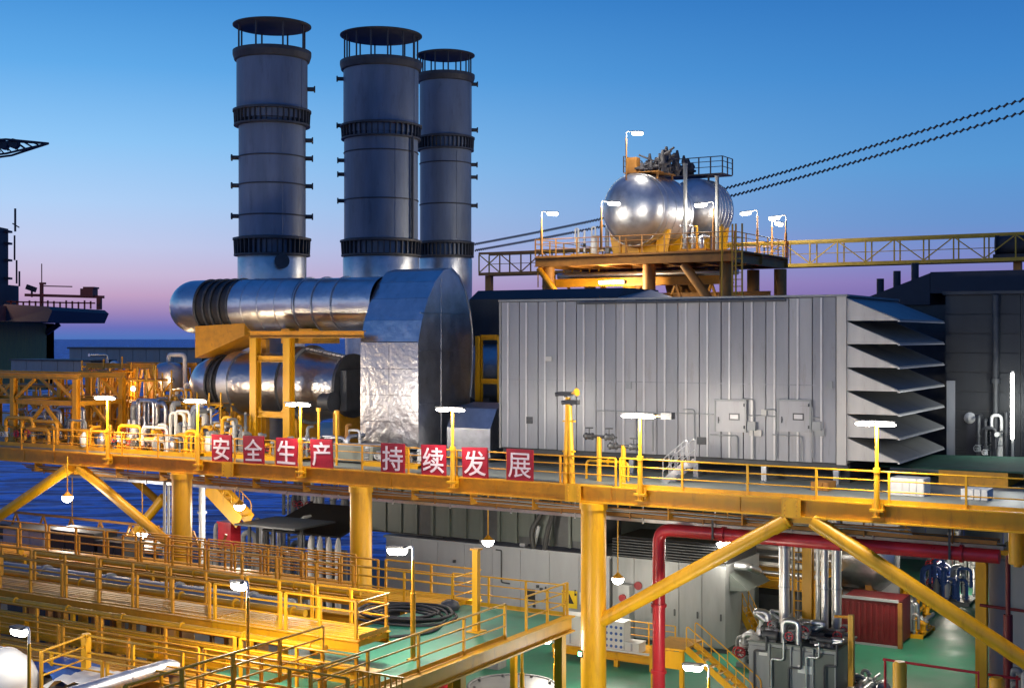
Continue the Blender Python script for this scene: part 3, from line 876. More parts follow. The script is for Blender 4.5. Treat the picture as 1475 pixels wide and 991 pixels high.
# ================================================================= STACKS
def stack(px, Y, lab, rows):
    a, b = AB(px, Y)
    s = Y / F
    z = lambda y: (HY - y) * s
    T = Thing('exhaust_stack', lab, 'stack', (a, b, ZD), 'exhaust stacks')
    c = lambda y: Vector((a, b, z(y)))
    r_up, r_lo, r_cap = rows['up'] * s, rows['lo'] * s, rows['cap'] * s
    yc, yf, ym, yb = rows['ycap'], rows['yfl'], rows['ymid'], rows['ybot']
    T.part('rain_cap', MB().lathe(c(yc + 6), [(r_cap * .97, 0), (r_cap, .04), (r_cap, .1), (r_cap * .9, .16), (r_cap * .3, .28), (.01, .3)], 48, smooth=False), 'stack_dark')
    for k in range(rows.get('nposts', 10)):
        t = 2 * math.pi * (k + .3) / rows.get('nposts', 10)
        p = Vector((a + math.cos(t) * r_up * .97, b + math.sin(t) * r_up * .97, 0))
        T.part('cap_post', MB().bar(p + Vector((0, 0, z(yf + 2))), p + Vector((0, 0, z(yc + 6))), .075, .075), 'stack_dark')
    T.part('upper_shell', MB().cyl(c(yf), c(ym + 4), r_up, n=48, caps=False), 'stack')
    T.part('inner_liner', MB().cyl(c(yf), c(yf + 40), r_up * .96, n=48, caps=False), 'stack_dark')
    T.part('lower_shell', MB().cyl(c(ym + 4), c(yb + 12), r_lo, n=48), 'stack')
    T.part('stub', MB().lathe(c(yb + 12), [(r_lo * 1.0, 0), (r_lo * 1.03, -.1), (r_lo * 1.03, z(yb + 56) - z(yb + 12)), (r_lo * .9, ZD - z(yb + 12))], 48), 'silver_rough')
    def flange(y, r, hh, rout, name):
        T.part(name, MB().lathe(c(y), [(r * .99, hh / 2 + .03), (rout, hh / 2 - .05), (rout, hh / 2 - .17), (r * 1.0, hh / 2 - .2)], 48, smooth=False)
               .lathe(c(y), [(r * .99, -hh / 2 + .14), (rout * .97, -hh / 2 + .1), (rout * .97, -hh / 2), (r, -hh / 2 - .02)], 48, smooth=False), 'stack_dark')
        g = MB()
        for k in range(40):
            t = 2 * math.pi * (k + .5) / 40
            d = Vector((math.cos(t), math.sin(t), 0))
            g.bar(c(y) + d * (r + rout) / 2 - Vector((0, 0, hh / 2)), c(y) + d * (r + rout) / 2 + Vector((0, 0, hh / 2 - .15)), .05 if False else (rout - r) * 1.0, .05)
        for i in range(len(g.v) // 8):          # turn every gusset to stand radially
            t = 2 * math.pi * (i + .5) / 40
            d = Vector((math.cos(t), math.sin(t), 0))
            e = Vector((-math.sin(t), math.cos(t), 0))
            for j, (u, w, h_) in enumerate(((r, -.025, -.5), (rout * .96, -.025, -.5), (rout * .96, .025, -.5), (r, .025, -.5),
                                           (r, -.025, .38), (rout * .98, -.025, .38), (rout * .98, .025, .38), (r, .025, .38))):
                g.v[i * 8 + j] = c(y) + d * u + e * w + Vector((0, 0, h_ * hh))
        T.part('gussets', g, 'stack_dark', kind='stuff')
    T.part('top_flange', MB().lathe(c(yf), [(r_up, .12), (r_cap * 1.0, .1), (r_cap * 1.0, -.12), (r_up * 1.06, -.45), (r_up, -.5)], 48, smooth=False), 'stack_dark')
    flange(ym, (r_up + r_lo) / 2 * .985, 1.0, r_cap, 'mid_flange')
    flange(yb, r_lo, 1.1, r_cap * 1.0, 'bottom_flange')
    for y in rows['bands']:
        T.part('band', MB().torus(c(y), (0, 0, 1), r_lo + .01, .045, 48, 6), 'stack_dark')
    for (y, side) in rows['lugs']:               # lifting trunnions left and right as seen from the front
        t = R(200 if side < 0 else 22)
        d = Vector((math.cos(t + R(15)), math.sin(t + R(15)), 0))
        rr = r_up if y < ym else r_lo
        p = c(y) + d * (rr - .05)
        T.part('trunnion', MB().cyl(p, p + d * .45, .13, n=10).cyl(p + d * .42, p + d * .5, .2, n=10), 'stack_dark')
    if rows.get('manhole'):
        d = Vector((math.cos(R(-35)), math.sin(R(-35)), 0))
        p = c(rows['manhole']) + d * r_lo
        T.part('manhole', MB().cyl(p, p + d * .3, .35, n=16).cyl(p + d * .3, p + d * .36, .44, n=16), 'dark')
    if rows.get('pipe'):
        d = Vector((math.cos(R(rows['pipe'])), math.sin(R(rows['pipe'])), 0))
        T.part('drain_pipe', MB().cyl(c(ym + 10) + d * (r_lo + .15), c(yb - 10) + d * (r_lo + .15), .09, n=8), 'stack_dark')
    for k in range(1, 4):                         # vertical plate seam
        t = R(-70 + 38 * k)
        d = Vector((math.cos(t), math.sin(t), 0))
        y0, y1 = (yf + 10, ym - 10) if k == 2 else (ym + 14, yb - 14)
        rr = r_up if k == 2 else r_lo
        T.part('weld_seam', MB().bar(c(y0) + d * rr, c(y1) + d * rr, .04, .02), 'stack')
stack(392, 78, 'leftmost grey exhaust stack standing apart from the other two', dict(up=50.5, lo=47.5, cap=56, ycap=34, yfl=78, ymid=171, ybot=356,
      bands=(228, 268, 312), lugs=((128, 1), (202, 1), (228, -1), (228, 1), (268, 1), (312, -1), (312, 1), (268, -1)), nposts=8, manhole=379))
stack(549, 87, 'middle and widest exhaust stack, in front of the rightmost stack', dict(up=54, lo=53, cap=59, ycap=48, yfl=93, ymid=192, ybot=358,
      bands=(222, 290), lugs=((115, -1), (182, -1), (252, -1), (232, -1), (290, -1)), nposts=14, pipe=-2))
stack(642, 94, 'rightmost and lowest exhaust stack, partly hidden by the middle one', dict(up=37.5, lo=37, cap=42, ycap=76, yfl=111, ymid=208, ybot=360,
      bands=(237, 296), lugs=((121, 1), (187, 1), (255, 1), (296, 1), (237, 1)), nposts=12))

# ================================================================= VESSEL DECK
VZ = 5.35
va0, va1, vb0, vb1 = -19.6, -5.6, 30.0, 40.0
T = Thing('vessel_deck', 'orange brown steel deck on legs carrying the two silver tanks', 'platform', (-11, 37, ZD))  # brown parts below are shaded yellow paint done as colour
T.part('deck_plate', MB().box(va0, va1, vb0, vb1, VZ - .08, VZ), 'brown')
for b in (vb0, 35, vb1):
    T.part('edge_beam', MB().ibeam((va0, b, VZ - .4), (va1, b, VZ - .4), .3, .62, .05), 'brown')
for k in range(7):
    a = va0 + .2 + k * (va1 - va0 - .4) / 6
    T.part('cross_beam', MB().ibeam((a, vb0 + .2, VZ - .5), (a, vb1 - .2, VZ - .5), .25, .5, .04), 'brown')
la0 = A(800, 32)
T.part('lower_beam', MB().ibeam((la0, 32, VZ - 1.75), (A(1040, 32), 32, VZ - 1.75), .35, .55, .05), 'orange')
T.part('lower_plate', MB().box(la0 + .3, A(1000, 32), 32.3, 39, VZ - 1.7, VZ - 1.6), 'brown')
for px in (790, 935, 1046):
    a = A(px, 31)
    T.part('leg', MB().cyl((a, 31, ZD), (a, 31, VZ - .72), .42, n=20), 'brown')
for px in (850, 1000, 1085, 1124):
    a = A(px, 39)
    T.part('leg', MB().cyl((a, 39, ZD), (a, 39, VZ - .82), .42, n=20), 'brown')
for k in range(9):
    a = A(830 + k * 26, 35.5)
    T.part('under_strut', MB().bar((a, 35.5, VZ - 3.6), (a + (1.0 if k % 2 else -1.0), 35.5, VZ - .8), .16, .16), 'orange' if k % 3 else 'brown')
T.part('under_beam', MB().ibeam((A(815, 35.5), 35.5, VZ - 2.6), (A(1110, 35.5), 35.5, VZ - 2.6), .3, .4, .04), 'brown')
T.part('under_pipe', MB().cyl((A(800, 33), 33.4, VZ - 1.2), (A(1060, 33), 33.4, VZ - 1.2), .2, n=12), 'silver_rough')
T.part('under_tank', MB().lathe((A(965, 37), 37, VZ - 1.9), [(.1, -.3), (.7, 0), (.7, 2.6), (.1, 2.9)], 18, (1, 0, 0)), 'brown')
T.part('knee_brace', MB().cyl((A(776, 30.5), 30.5, VZ - .8), (A(812, 30.5), 30.5, VZ - 3.1), .2, n=12), 'orange')
T.part('knee_brace', MB().cyl((A(985, 30.5), 30.5, VZ - .8), (A(1030, 30.5), 30.5, VZ - 3.6), .3, n=12), 'brown')
T.part('knee_brace', MB().cyl((A(960, 33), 33, VZ - 3.4), (A(900, 33), 33, VZ - 1.9), .25, n=12), 'orange')
T.part('knee_brace', MB().cyl((A(880, 33), 33, VZ - 3.4), (A(925, 33), 33, VZ - 1.9), .2, n=12), 'brown')
for i in range(14):                                # panelled upstand seen below the left end
    a = A(775, 34) + i * .34
    T.part('truss_web', MB().bar((a, 34, VZ - 1.9), (a + (.34 if i % 2 else -.0), 34, VZ - .75), .06, .06), 'orange')
rail_parts(T, (va0, vb0, VZ), (va1, vb0, VZ), 1.1, 1.6, 'brown', .032, toe=False)
rail_parts(T, (va0, vb0, VZ), (va0, vb1, VZ), 1.1, 2.2, 'yellow', .03, toe=False)
rail_parts(T, (va1, vb0, VZ), (va1, vb1, VZ), 1.1, 2.2, 'yellow', .03, toe=False)
rail_parts(T, (va0, vb1, VZ), (va1, vb1, VZ), 1.1, 2.0, 'yellow', .03, toe=False)

def vessel(px, Y, py, r, L, lab, top):
    a, b = AB(px, Y)
    zc = (HY - py) * Y / F
    T = Thing('silver_tank', lab, 'tank', (a, b, VZ), 'silver tanks on the vessel deck')
    hd = [(r * math.cos(R(t)), -r * .62 * math.sin(R(t))) for t in range(86, -1, -6)]
    prof = hd + [(r, L)] + [(r * math.cos(R(t)), L + r * .6 * math.sin(R(t))) for t in range(6, 89, 8)]
    T.part('shell', MB().lathe((a, b, zc), prof, 56, (0.12, 1, 0)), 'silver_rough')
    for t in (-.12, .05, .35, .65, .95):
        T.part('strap', MB().torus((a + .12 * L * t, b + L * t, zc), (.12, 1, 0), r * (.985 if t < 0 else 1) + .01, .028, 56, 6), 'silver_rough')
    for t in (.12, .8):
        w = r * .92
        bb = b + L * t
        T.part('saddle', MB().add([(a - w, bb, zc - r * .55), (a + w, bb, zc - r * .55), (a + w * .85, bb, VZ), (a - w * .85, bb, VZ),
                                   (a - w, bb + .3, zc - r * .55), (a + w, bb + .3, zc - r * .55), (a + w * .85, bb + .3, VZ), (a - w * .85, bb + .3, VZ)],
                                  [(0, 1, 2, 3), (7, 6, 5, 4), (0, 4, 5, 1), (1, 5, 6, 2), (2, 6, 7, 3), (3, 7, 4, 0)]), 'yellow')
        for s in (-.6, 0, .6):
            T.part('saddle_rib', MB().box(a + s * w - .04, a + s * w + .04, bb - .12, bb - .002, VZ, zc - r * .62), 'yellow')
    if top:
        zt = zc + r
        pl = T.part('top_platform', MB().box(a - 1.1, a + 1.5, b + .3, b + L, zt + .12, zt + .18), 'brown')
        for sx in (-.9, 1.3):
            for sy in (.5, L - .3):
                T.part('platform_leg', MB().box(a + sx - .05, a + sx + .05, b + sy - .05, b + sy + .05, zt - .45, zt + .12), 'brown', pl)
        rail_parts(T, (a - 1.1, b + .3, zt + .18), (a - 1.1, b + L, zt + .18), 1.1, 1.2, 'far', .03, toe=False)
        rail_parts(T, (a + 1.5, b + .3, zt + .18), (a + 1.5, b + L, zt + .18), 1.1, 1.2, 'far', .03, toe=False)
        rnd = random.Random(5)
        for i in range(14):
            x, y = a + .3 + rnd.uniform(-.7, 1.5), b + rnd.uniform(.4, L)
            h = rnd.uniform(.5, 1.75)
            rr = rnd.uniform(.08, .2)
            T.part('relief_valve', MB().lathe((x, y, zt + .1), [(rr, 0), (rr, h * .3), (rr * 1.9, h * .32), (rr * 1.9, h * .42), (rr, h * .45), (rr * 1.4, h * .7), (rr * .7, h)], 10)
                   .tube(fillet([(x, y, zt + h * .6), (x + rnd.choice((-.6, .6)), y, zt + h * .6), (x + rnd.choice((-.6, .6)), y + rnd.uniform(-.5, .5), zt + h)], .15), rr * .6, 7), 'far')
        T.part('top_cabinet', MB().box(a - 1.0, a - .25, b + .5, b + 1.1, zt + .18, zt + 1.2), 'brown')
    return a, b, zc
v1 = vessel(917, 88, 303, 2.42, 3.2, 'large silver egg shaped tank on yellow saddle, front one under the tall lamp', True)
v2 = vessel(1000, 97, 303, 2.3, 1.6, 'silver tank behind and right of the front one on the upper deck', False)
T = Thing('valve_platform', 'dark railed valve platform on top of the rear silver tank', 'platform', (v2[0], v2[1], v2[2] + 2.4))
pz = v2[2] + 2.55
T.part('floor', MB().box(v2[0] - 2.4, v2[0] + 2.2, v2[1], v2[1] + 2, pz, pz + .08), 'far')
for sx in (-1.0, .9):
    T.part('floor_leg', MB().box(v2[0] + sx - .06, v2[0] + sx + .06, v2[1] + .5, v2[1] + .62, pz - .75, pz), 'far')
rail_parts(T, (v2[0] - 2.4, v2[1], pz + .08), (v2[0] + 2.2, v2[1], pz + .08), 1.2, .95, 'far', .035, toe=False)
rail_parts(T, (v2[0] + 2.2, v2[1], pz + .08), (v2[0] + 2.2, v2[1] + 2, pz + .08), 1.2, .95, 'far', .035, toe=False)
for i in range(9):
    rnd = random.Random(50 + i)
    x, y, h, rr = v2[0] - 2.9 + i * .28, v2[1] + rnd.uniform(.2, 1.7), rnd.uniform(.8, 2.0), rnd.uniform(.12, .22)
    T.part('valve', MB().lathe((x, y, pz + .06), [(rr, 0), (rr, h * .3), (rr * 1.9, h * .34), (rr * 1.9, h * .44), (rr, h * .5), (rr * 1.5, h * .7), (rr * .6, h)], 10), 'far')
for i, (px, y0, y1, lab) in enumerate([(987, 238, 362, 'tall thin dark vent pole between the two silver tanks'), (1033, 256, 362, 'dark vent pole at the right side of the rear silver tank')]):
    a, b = AB(px, 84)
    single('vent_pole', lab, 'pole', MB().cyl((a, b, VZ), (a, b, (HY - y0) * 84 / F), .12, n=10).cyl((a, b, (HY - y0) * 84 / F), (a, b, (HY - y0) * 84 / F + .1), .16, n=10), 'grey', (a, b, VZ))
pipework('pipework', 'white pipes and pot on the upper deck left of the front silver tank', (A(832, 33), A(862, 33), 32, 34.5, VZ, VZ + 2.3), 7, 31, 'white')
pipework('pipework', 'small pipes and valves on the upper deck right of the silver tanks', (A(985, 32), A(1025, 32), 31, 33.5, VZ, VZ + 1.8), 8, 32, 'silver_rough')
T = Thing('ladder', 'yellow caged ladder and scaffold posts at the right end of the vessel deck', 'ladder', (A(1060, 29.4), 29.4, ZD))
for px in (1040, 1055, 1069, 1060):
    a = A(px, 29.4)
    T.part('upright', MB().bar((a, 29.4, ZD), (a, 29.4, VZ + 1.5), .09, .09), 'yellow')
for k in range(28):
    z = ZD + .5 + k * .42
    T.part('rung', MB().cyl((A(1055, 29.4), 29.4, z), (A(1069, 29.4), 29.4, z), .03, n=6), 'yellow')
def vlamp(px, py, Y, d, lab, h=None, power=420, z0=VZ):
    a, b = AB(px, Y)
    zt = (HY - py) * Y / F
    swan_lamp(a, b, z0, zt - z0, d, lab, power, 'lamps on the vessel deck', 'brown', .45)
vlamp(780, 306, 86, (1, 0), 'lit lamp on a dark pole at the left corner of the vessel deck', power=300)
vlamp(866, 291, 82, (1, .2), 'lit lamp on a pole close in front of the front silver tank', power=330)
vlamp(1028, 292, 83, (-1, -.2), 'lit lamp on a pole in front of the rear silver tank', power=300)
vlamp(1091, 304, 90, (-1, 0), 'lit lamp on a curved pole right of the tanks', power=260)
vlamp(1132, 311, 90, (-1, 0), 'lit lamp at the right corner of the vessel deck, outer of two', power=260)
vlamp(1112, 319, 92, (.3, 1), 'lit lamp at the right corner of the vessel deck, inner of two', power=200)
vlamp(902, 191, 87.5, (1, 0), 'highest lit lamp on a tall pole above the front silver tank', power=260)
T = Thing('flood_lamp', 'bright floodlight under the vessel deck above the duct roof', 'lamp', (A(880, 30.5), 30.5, Z(409, A(880, 30.5), 30.5)))
x, z = A(880, 30.5), Z(409, A(880, 30.5), 30.5)
T.part('bracket', MB().cyl((x, 30.9, z), (x, 30.9, VZ - 2.0), .05, n=6), 'brown')
T.part('housing', MB().box(x - .9, x + .9, 30.6, 31.0, z, z + .22), 'grey')
T.part('tube', MB().cyl((x - .85, 30.5, z + .1), (x + .85, 30.5, z + .1), .1, n=8), 'lampw')
T.light((x, 30.0, z), 800, (1, .80, .5))

# ================================================================= TRUSS BRIDGE
bb, zb, zt_ = 46.0, 5.15, 6.85
T = Thing('truss_bridge', 'long yellow lattice footbridge running behind the tanks to the right edge', 'bridge', (0, bb, zb))
x0, x1 = A(690, bb), 40
xm = x0 + 12.0
for (u, w, mm) in ((x0, xm - .01, 'brown'), (xm, x1, 'dull_yellow')):
    for b in (bb, bb + 1.6):
        T.part('bottom_chord', MB().bar((u, b, zb), (w, b, zb), .2, .24), mm)
        T.part('top_chord', MB().bar((u, b, zt_), (w, b, zt_), .16, .18), mm)
T.part('floor', MB().box(x0, x1, bb + .12, bb + 1.48, zb + .06, zb + .12), 'brown')
n = int((x1 - x0) / 2.0)
w0 = d0 = None
for i in range(n):
    a = x0 + i * 2.0
    if w0 is None:
        w0 = T.part('upright', MB().bar((a, bb, zb + .13), (a, bb, zt_ - .1), .09, .09), 'dull_yellow')
        w1 = T.part('upright', MB().bar((a, bb + 1.6, zb + .13), (a, bb + 1.6, zt_ - .1), .09, .09), 'dull_yellow')
        d0 = [T.part('diagonal', MB().bar((a + .06, bb, zb + .15), (a + 1.94, bb, zt_ - .12), .075, .075), 'dull_yellow'),
              T.part('diagonal', MB().bar((a + .06, bb, zt_ - .12), (a + 1.94, bb, zb + .15), .075, .075), 'dull_yellow')]
        m0 = T.part('mid_rail', MB().bar((a + .05, bb + 1.6, zb + .9), (a + 1.95, bb + 1.6, zb + .9), .05, .05), 'dull_yellow')
    else:
        for c in [T.rep(w0, (i * 2.0, 0, 0)), T.rep(w1, (i * 2.0, 0, 0)), T.rep(m0, (i * 2.0, 0, 0)), T.rep(d0[i % 2], (i * 2.0, 0, 0))]:
            if i < 6:
                c.material_slots[0].link = 'OBJECT'
                c.material_slots[0].material = M['brown']
T.part('pier', MB().bar((x0 + .5, bb + .8, ZD), (x0 + .5, bb + .8, zb - .1), .5, .5), 'brown')
T.part('pier', MB().bar((8.0, bb + .8, ZD), (8.0, bb + .8, zb - .13), .5, .5), 'brown')
a = A(1455, bb)
T = Thing('winch_unit', 'dark lumpy winch standing on the footbridge at the right edge', 'winch', (a, bb + .8, zb + .12))
T.part('drum', MB().cyl((a - .9, bb + .8, zb + 1.0), (a + .9, bb + .8, zb + 1.0), .62, n=18).cyl((a - 1.0, bb + .8, zb + 1.0), (a - .9, bb + .8, zb + 1.0), .85, n=18).cyl((a + .9, bb + .8, zb + 1.0), (a + 1.0, bb + .8, zb + 1.0), .85, n=18), 'far')
T.part('frame', MB().box(a - 1.15, a + 1.15, bb + .3, bb + 1.3, zb + .12, zb + .38), 'far')
T.part('motor', MB().cyl((a + 1.02, bb + .8, zb + 1.0), (a + 1.9, bb + .8, zb + 1.0), .5, n=14), 'far')

# ================================================================= HOIST ROPES
for k, (y0, y1, ym) in enumerate([(141, 352, 259), (160, 361, 274)]):
    p, q = PX(1560, y0 - 24, 84), PX(684, y1, 150)
    lab = ['upper of two knobbly hoist ropes crossing the sky behind the tanks', 'lower of two knobbly hoist ropes crossing the sky behind the tanks'][k]
    T = Thing('hoist_rope', lab, 'rope', q, 'hoist ropes', WORLD)
    pts = [lerp(p, q, t / 40) - Vector((0, 0, 1.0 * math.sin(math.pi * t / 40))) for t in range(41)]
    T.part('wire', MB().tube(pts, .025, 5), 'far')
    mb = MB()
    nb = 150
    for i in range(nb):
        t = (i + .5) / nb
        t = t ** .9
        c = lerp(p, q, t) - Vector((0, 0, 1.0 * math.sin(math.pi * t)))
        d = (q - p).normalized() * .17
        up = Vector((0, 0, .09))
        mb.cyl(c - d + up, c + d - up, .078, n=6)
    T.part('clamps', mb, 'far', kind='stuff')
# boom tip entering at the left
T = Thing('crane_boom', 'dark lattice boom tip poking in from the upper left edge', 'crane', PX(-60, 222, 150), None, WORLD)
b0, b1 = PX(-120, 226, 150), PX(70, 207, 150)
off = [(0, 1, 1.0), (0, 1, -1.0), (0, -1, 1.0), (0, -1, -1.0)]
for o in off:
    T.part('chord', MB().tube([b0 + Vector(o) * 1.1, lerp(b0, b1, .7) + Vector(o) * .8, b1], .13, 6), 'far')
for i in range(16):
    t0, t1 = i / 17, (i + 1) / 17
    for s in (-1, 1):
        w0, w1 = 1.1 * (1 - t0 * .85), 1.1 * (1 - t1 * .85)
        T.part('lacing', MB().cyl(lerp(b0, b1, t0) + Vector((0, s, 1)) * w0, lerp(b0, b1, t1) + Vector((0, s, -1)) * w1, .08, n=5), 'far')
for t in (.45, .55, .66, .74):
    c = lerp(b0, b1, t)
    T.part('sheave', MB().cyl(c + Vector((0, -.5, .35)), c + Vector((0, .5, .35)), .55, n=12), 'far')

# ================================================================= FAR PLATFORM
FY = 240.0
f = lambda px, py, dy=0: PX(px, py, FY) + Vector((0, dy, 0))
T = Thing('far_platform', 'dark neighbouring platform at the left with a helideck overhanging the sea', 'platform', Vector((f(40, 520).x, FY, ZS)), None, WORLD)
def fbox(name, px0, px1, py0, py1, d0, d1, m, parent=None):
    p, q = f(px0, py0), f(px1, py1)
    return T.part(name, MB().box(p.x, q.x, FY + d0 - d1, FY, q.z, p.z), m, parent)
fbox('lower_block', -90, 78, 466, 560, 0, 30, 'far_olive')
fbox('side_block', 44, 78, 466.5, 560, -4, -.05, 'far')
for px in (10, 24, 33):
    fbox('cladding_rib', px, px + 1.2, 467, 558, -.3, -.02, 'far')
fbox('deck_slab', -90, 100, 446, 465.5, -6, 34, 'far_red')
p = [f(98, 444), f(152, 447), f(158, 452), f(152, 466), f(92, 466), f(74, 462)]
vs = [v + Vector((0, -30, 0)) for v in p] + [v + Vector((0, -.5, 0)) for v in p]
n = len(p)
T.part('helideck', MB().add(vs, [list(range(n)), list(range(n, 2 * n))[::-1]] + [(i, (i + 1) % n, (i + 1) % n + n, i + n) for i in range(n)]), 'far')
T.part('helideck_strut', MB().bar(f(78, 480, -4), f(96, 467, -4), .8, .8), 'far')
for px in (-85, -50):
    T.part('jacket_leg', MB().cyl(f(px, 558, 8), Vector((f(px, 558).x, FY + 8, ZS - 2)), 1.4, n=12), 'far_olive')
fbox('upper_deckhouse', -90, 27, 412, 445.5, 2, 20, 'far')
tw = fbox('tower', -40, 12, 330, 411.5, 4, 12, 'far')
for y in (333, 350, 374, 400):
    fbox('tower_landing', -40, 18, y, y + 3, 2, 3.9, 'far', tw)
for (px, y0, y1) in ((15, 338, 374), (18, 374, 408), (22, 390, 412)):
    T.part('tower_rail', MB().bar(f(px, y0, 2), f(px, y1, 2), .25, .25), 'far', tw)
T.part('mast', MB().cyl(f(4, 330, 6), f(4, 296, 6), .2, n=6).bar(f(0, 318, 6), f(10, 324, 6), .2, .2), 'far')
cr = T.part('crane_jib', MB().bar(f(36, 425, 0), f(150, 428, 0), .5, .5).bar(f(58, 412, 0), f(104, 413, 0), .2, .2), 'far_red')
T.part('crane_cab', MB().box(f(118, 0).x, f(136, 0).x, FY - 1, FY + 2, f(0, 428).z, f(0, 416).z).box(f(122, 0).x, f(138, 0).x, FY - 1, FY + 2, f(0, 416).z, f(0, 413.5).z), 'far_red')
T.part('radio_mast', MB().cyl(f(60, 445, 0), f(60, 410, 0), .35, n=6).cyl(f(60, 410, 0), f(60, 380, 0), .1, n=5).box(f(57, 0).x, f(66, 0).x, FY - .2, FY + .2, f(0, 410).z, f(0, 407).z), 'far_red')
T.part('radar_arm', MB().bar(f(38, 413, 0), f(52, 418, 0), .5, .9).cyl(f(46, 416, 0), f(46, 428, 0), .2, n=5), 'far')
for i in range(14):
    px = 34 + i * 8.6
    T.part('deck_rail_post', MB().bar(f(px, 446, -6), f(px, 434 + (i % 3), -6), .25, .25), 'far_red')
T.part('deck_rail', MB().bar(f(28, 436, -6), f(152, 438, -6), .25, .25), 'far_red')
T.part('added_lamp', MB().box(f(30, 0).x - .6, f(30, 0).x + .6, FY - 37.2, FY - 36.8, f(0, 470).z - .3, f(0, 470).z + .3), 'lampw')  # lamp fitting added to warm the far block
T.light(Vector((f(30, 0).x - 2, FY - 42, f(0, 490).z)), 1500, (1, .8, .45))  # light of the added lamp, set in front of the block
T.light(Vector((f(90, 0).x, FY - 36, f(0, 425).z)), 900, (1, .55, .35))  # added warm light with no fitting, brightens the slab and rails
T.part('crane_post', MB().bar(f(143, 446, 0), f(143, 428, 0), .8, .8), 'far_red')

# ================================================================= LEFT MODULE
LB = 20.0
T = Thing('duct_gallery', 'long grey boxed gallery crossing behind the left pipework under the skyline', 'gallery', (A(150, LB), LB, ZD))
z0, z1 = Z(528, A(200, LB), LB), Z(503, A(200, LB), LB)
gx0, gx1 = A(100, LB), A(290, LB)
npan = 10
for i in range(npan):
    x = gx0 + (gx1 - gx0) * i / npan
    T.part('side_panel', MB().box(x, x + (gx1 - gx0) / npan - .04, LB, LB + .1, z0, z1), 'grey')
T.part('box_core', MB().box(gx0, gx1, LB + .11, LB + 2.4, z0 + .02, z1), 'dark')
T.part('roof', MB().box(gx0 - .1, gx1 + .1, LB - .15, LB + 2.5, z1 + .003, z1 + .12), 'dark')
for px in (120, 180, 225, 270):
    T.part('leg', MB().ibeam((A(px, LB), LB + .6, ZD), (A(px, LB), LB + .6, z0), .3, .3, .04), 'orange')
T = Thing('cable_gallery', 'grey boxed gallery resting on the brown frame at the left edge', 'gallery', (A(70, 12), 12, ZD))
z0, z1 = Z(543, A(70, 12), 12), Z(520, A(70, 12), 12)
gx0, gx1 = A(16, 12), A(130, 12)
for i in range(5):
    x = gx0 + (gx1 - gx0) * i / 5
    T.part('side_panel', MB().box(x, x + (gx1 - gx0) / 5 - .04, 12, 12.1, z0, z1), 'grey')
T.part('box_core', MB().box(gx0, gx1, 12.11, 14, z0 + .02, z1), 'dark')
T.part('roof', MB().box(gx0 - .1, gx1 + .1, 11.9, 14.1, z1 + .003, z1 + .1), 'dark')
for px in (22, 122):
    for b in (12.4, 13.6):
        T.part('leg', MB().bar((A(px, 12), b, ZD), (A(px, 12), b, z0 + .0), .25, .25), 'orange')

def lattice(lab, b, pxs, ytop, ymid, m):
    T = Thing('pipe_rack', lab, 'frame', (A((pxs[0] + pxs[-1]) / 2, b), b, ZD), 'pipe rack frames on the left deck')
    xm = A((pxs[0] + pxs[-1]) / 2, b)
    zt, zm = Z(ytop, xm, b), Z(ymid, xm, b)
    xs = [A(p, b) for p in pxs]
    for bq in (b, b + 3.2):
        for x in xs:
            T.part('upright', MB().ibeam((x, bq, ZD), (x, bq, zt), .3, .3, .04), m)
        T.part('top_beam', MB().ibeam((xs[0] - .2, bq, zt + .16), (xs[-1] + .2, bq, zt + .16), .28, .3, .04), m)
        for i in range(len(xs) - 1):
            u, w = xs[i] + .16, xs[i + 1] - .16
            T.part('mid_beam', MB().ibeam((u, bq, zm), (w, bq, zm), .26, .26, .04), m)
            T.part('diagonal', MB().bar((u, bq, ZD + .1), ((u + w) / 2, bq, zm - .14), .16, .16), m)
            T.part('diagonal', MB().bar((w, bq, ZD + .1), ((u + w) / 2, bq, zm - .14), .16, .16), m)
            T.part('knee', MB().bar((u, bq, zm + .2), ((u * 2 + w) / 3, bq, zt - .02), .14, .14), m)
            T.part('knee', MB().bar((w, bq, zm + .2), ((u + w * 2) / 3, bq, zt - .02), .14, .14), m)
    for x in xs:
        T.part('cross_beam', MB().ibeam((x, b + .16, zm), (x, b + 3.04, zm), .2, .24, .03), m)
    return T
lattice('rust orange braced pipe rack standing at the far left of the main deck', 2.2, (-70, 20, 110), 545, 578, 'orange')
lattice('orange pipe rack between the left lamp and the silver duct', 7.5, (128, 160, 194, 222), 531, 583, 'orange')
T = Thing('small_vessel', 'small dull silver vessel with a lit spot left of the lower duct', 'vessel', (A(243, 10), 10, ZD))
x, zc = A(243, 10), Z(545, A(243, 10), 10)
T.part('shell', MB().lathe((x, 10, zc - .75), [(.5, 0), (.95, .12), (1.0, .35), (1.0, 1.1), (.9, 1.4), (.6, 1.62), (.2, 1.7)], 28), 'silver_rough')
for sx in (-.7, .7):
    T.part('leg', MB().bar((x + sx, 10, ZD), (x + sx, 10, zc - .7), .18, .18), 'orange')
T.part('platform', MB().box(x - 1.6, x + 1.6, 8.8, 11.4, zc - 1.15, zc - 1.05), 'yellow')
T.part('nozzle', MB().tube(fillet([(x, 10, zc + .9), (x, 10, zc + 1.4), (x + 1.3, 10, zc + 1.4), (x + 1.3, 10, ZD)], .3), .13, 10), 'white')
pipework('pipework', 'dense silver and white pipe skid right of the left lamp post', (A(165, 3), A(222, 3), 2.6, 5.5, ZD, ZD + 2.6), 15, 1, 'silver_rough', (.06, .15), valves=6)
pipework('pipework', 'bright white curved pipes and valves left of the first sign', (A(228, 2.4), A(292, 2.4), 1.8, 4.6, ZD, ZD + 2.5), 15, 2, 'white', (.07, .17), valves=6)
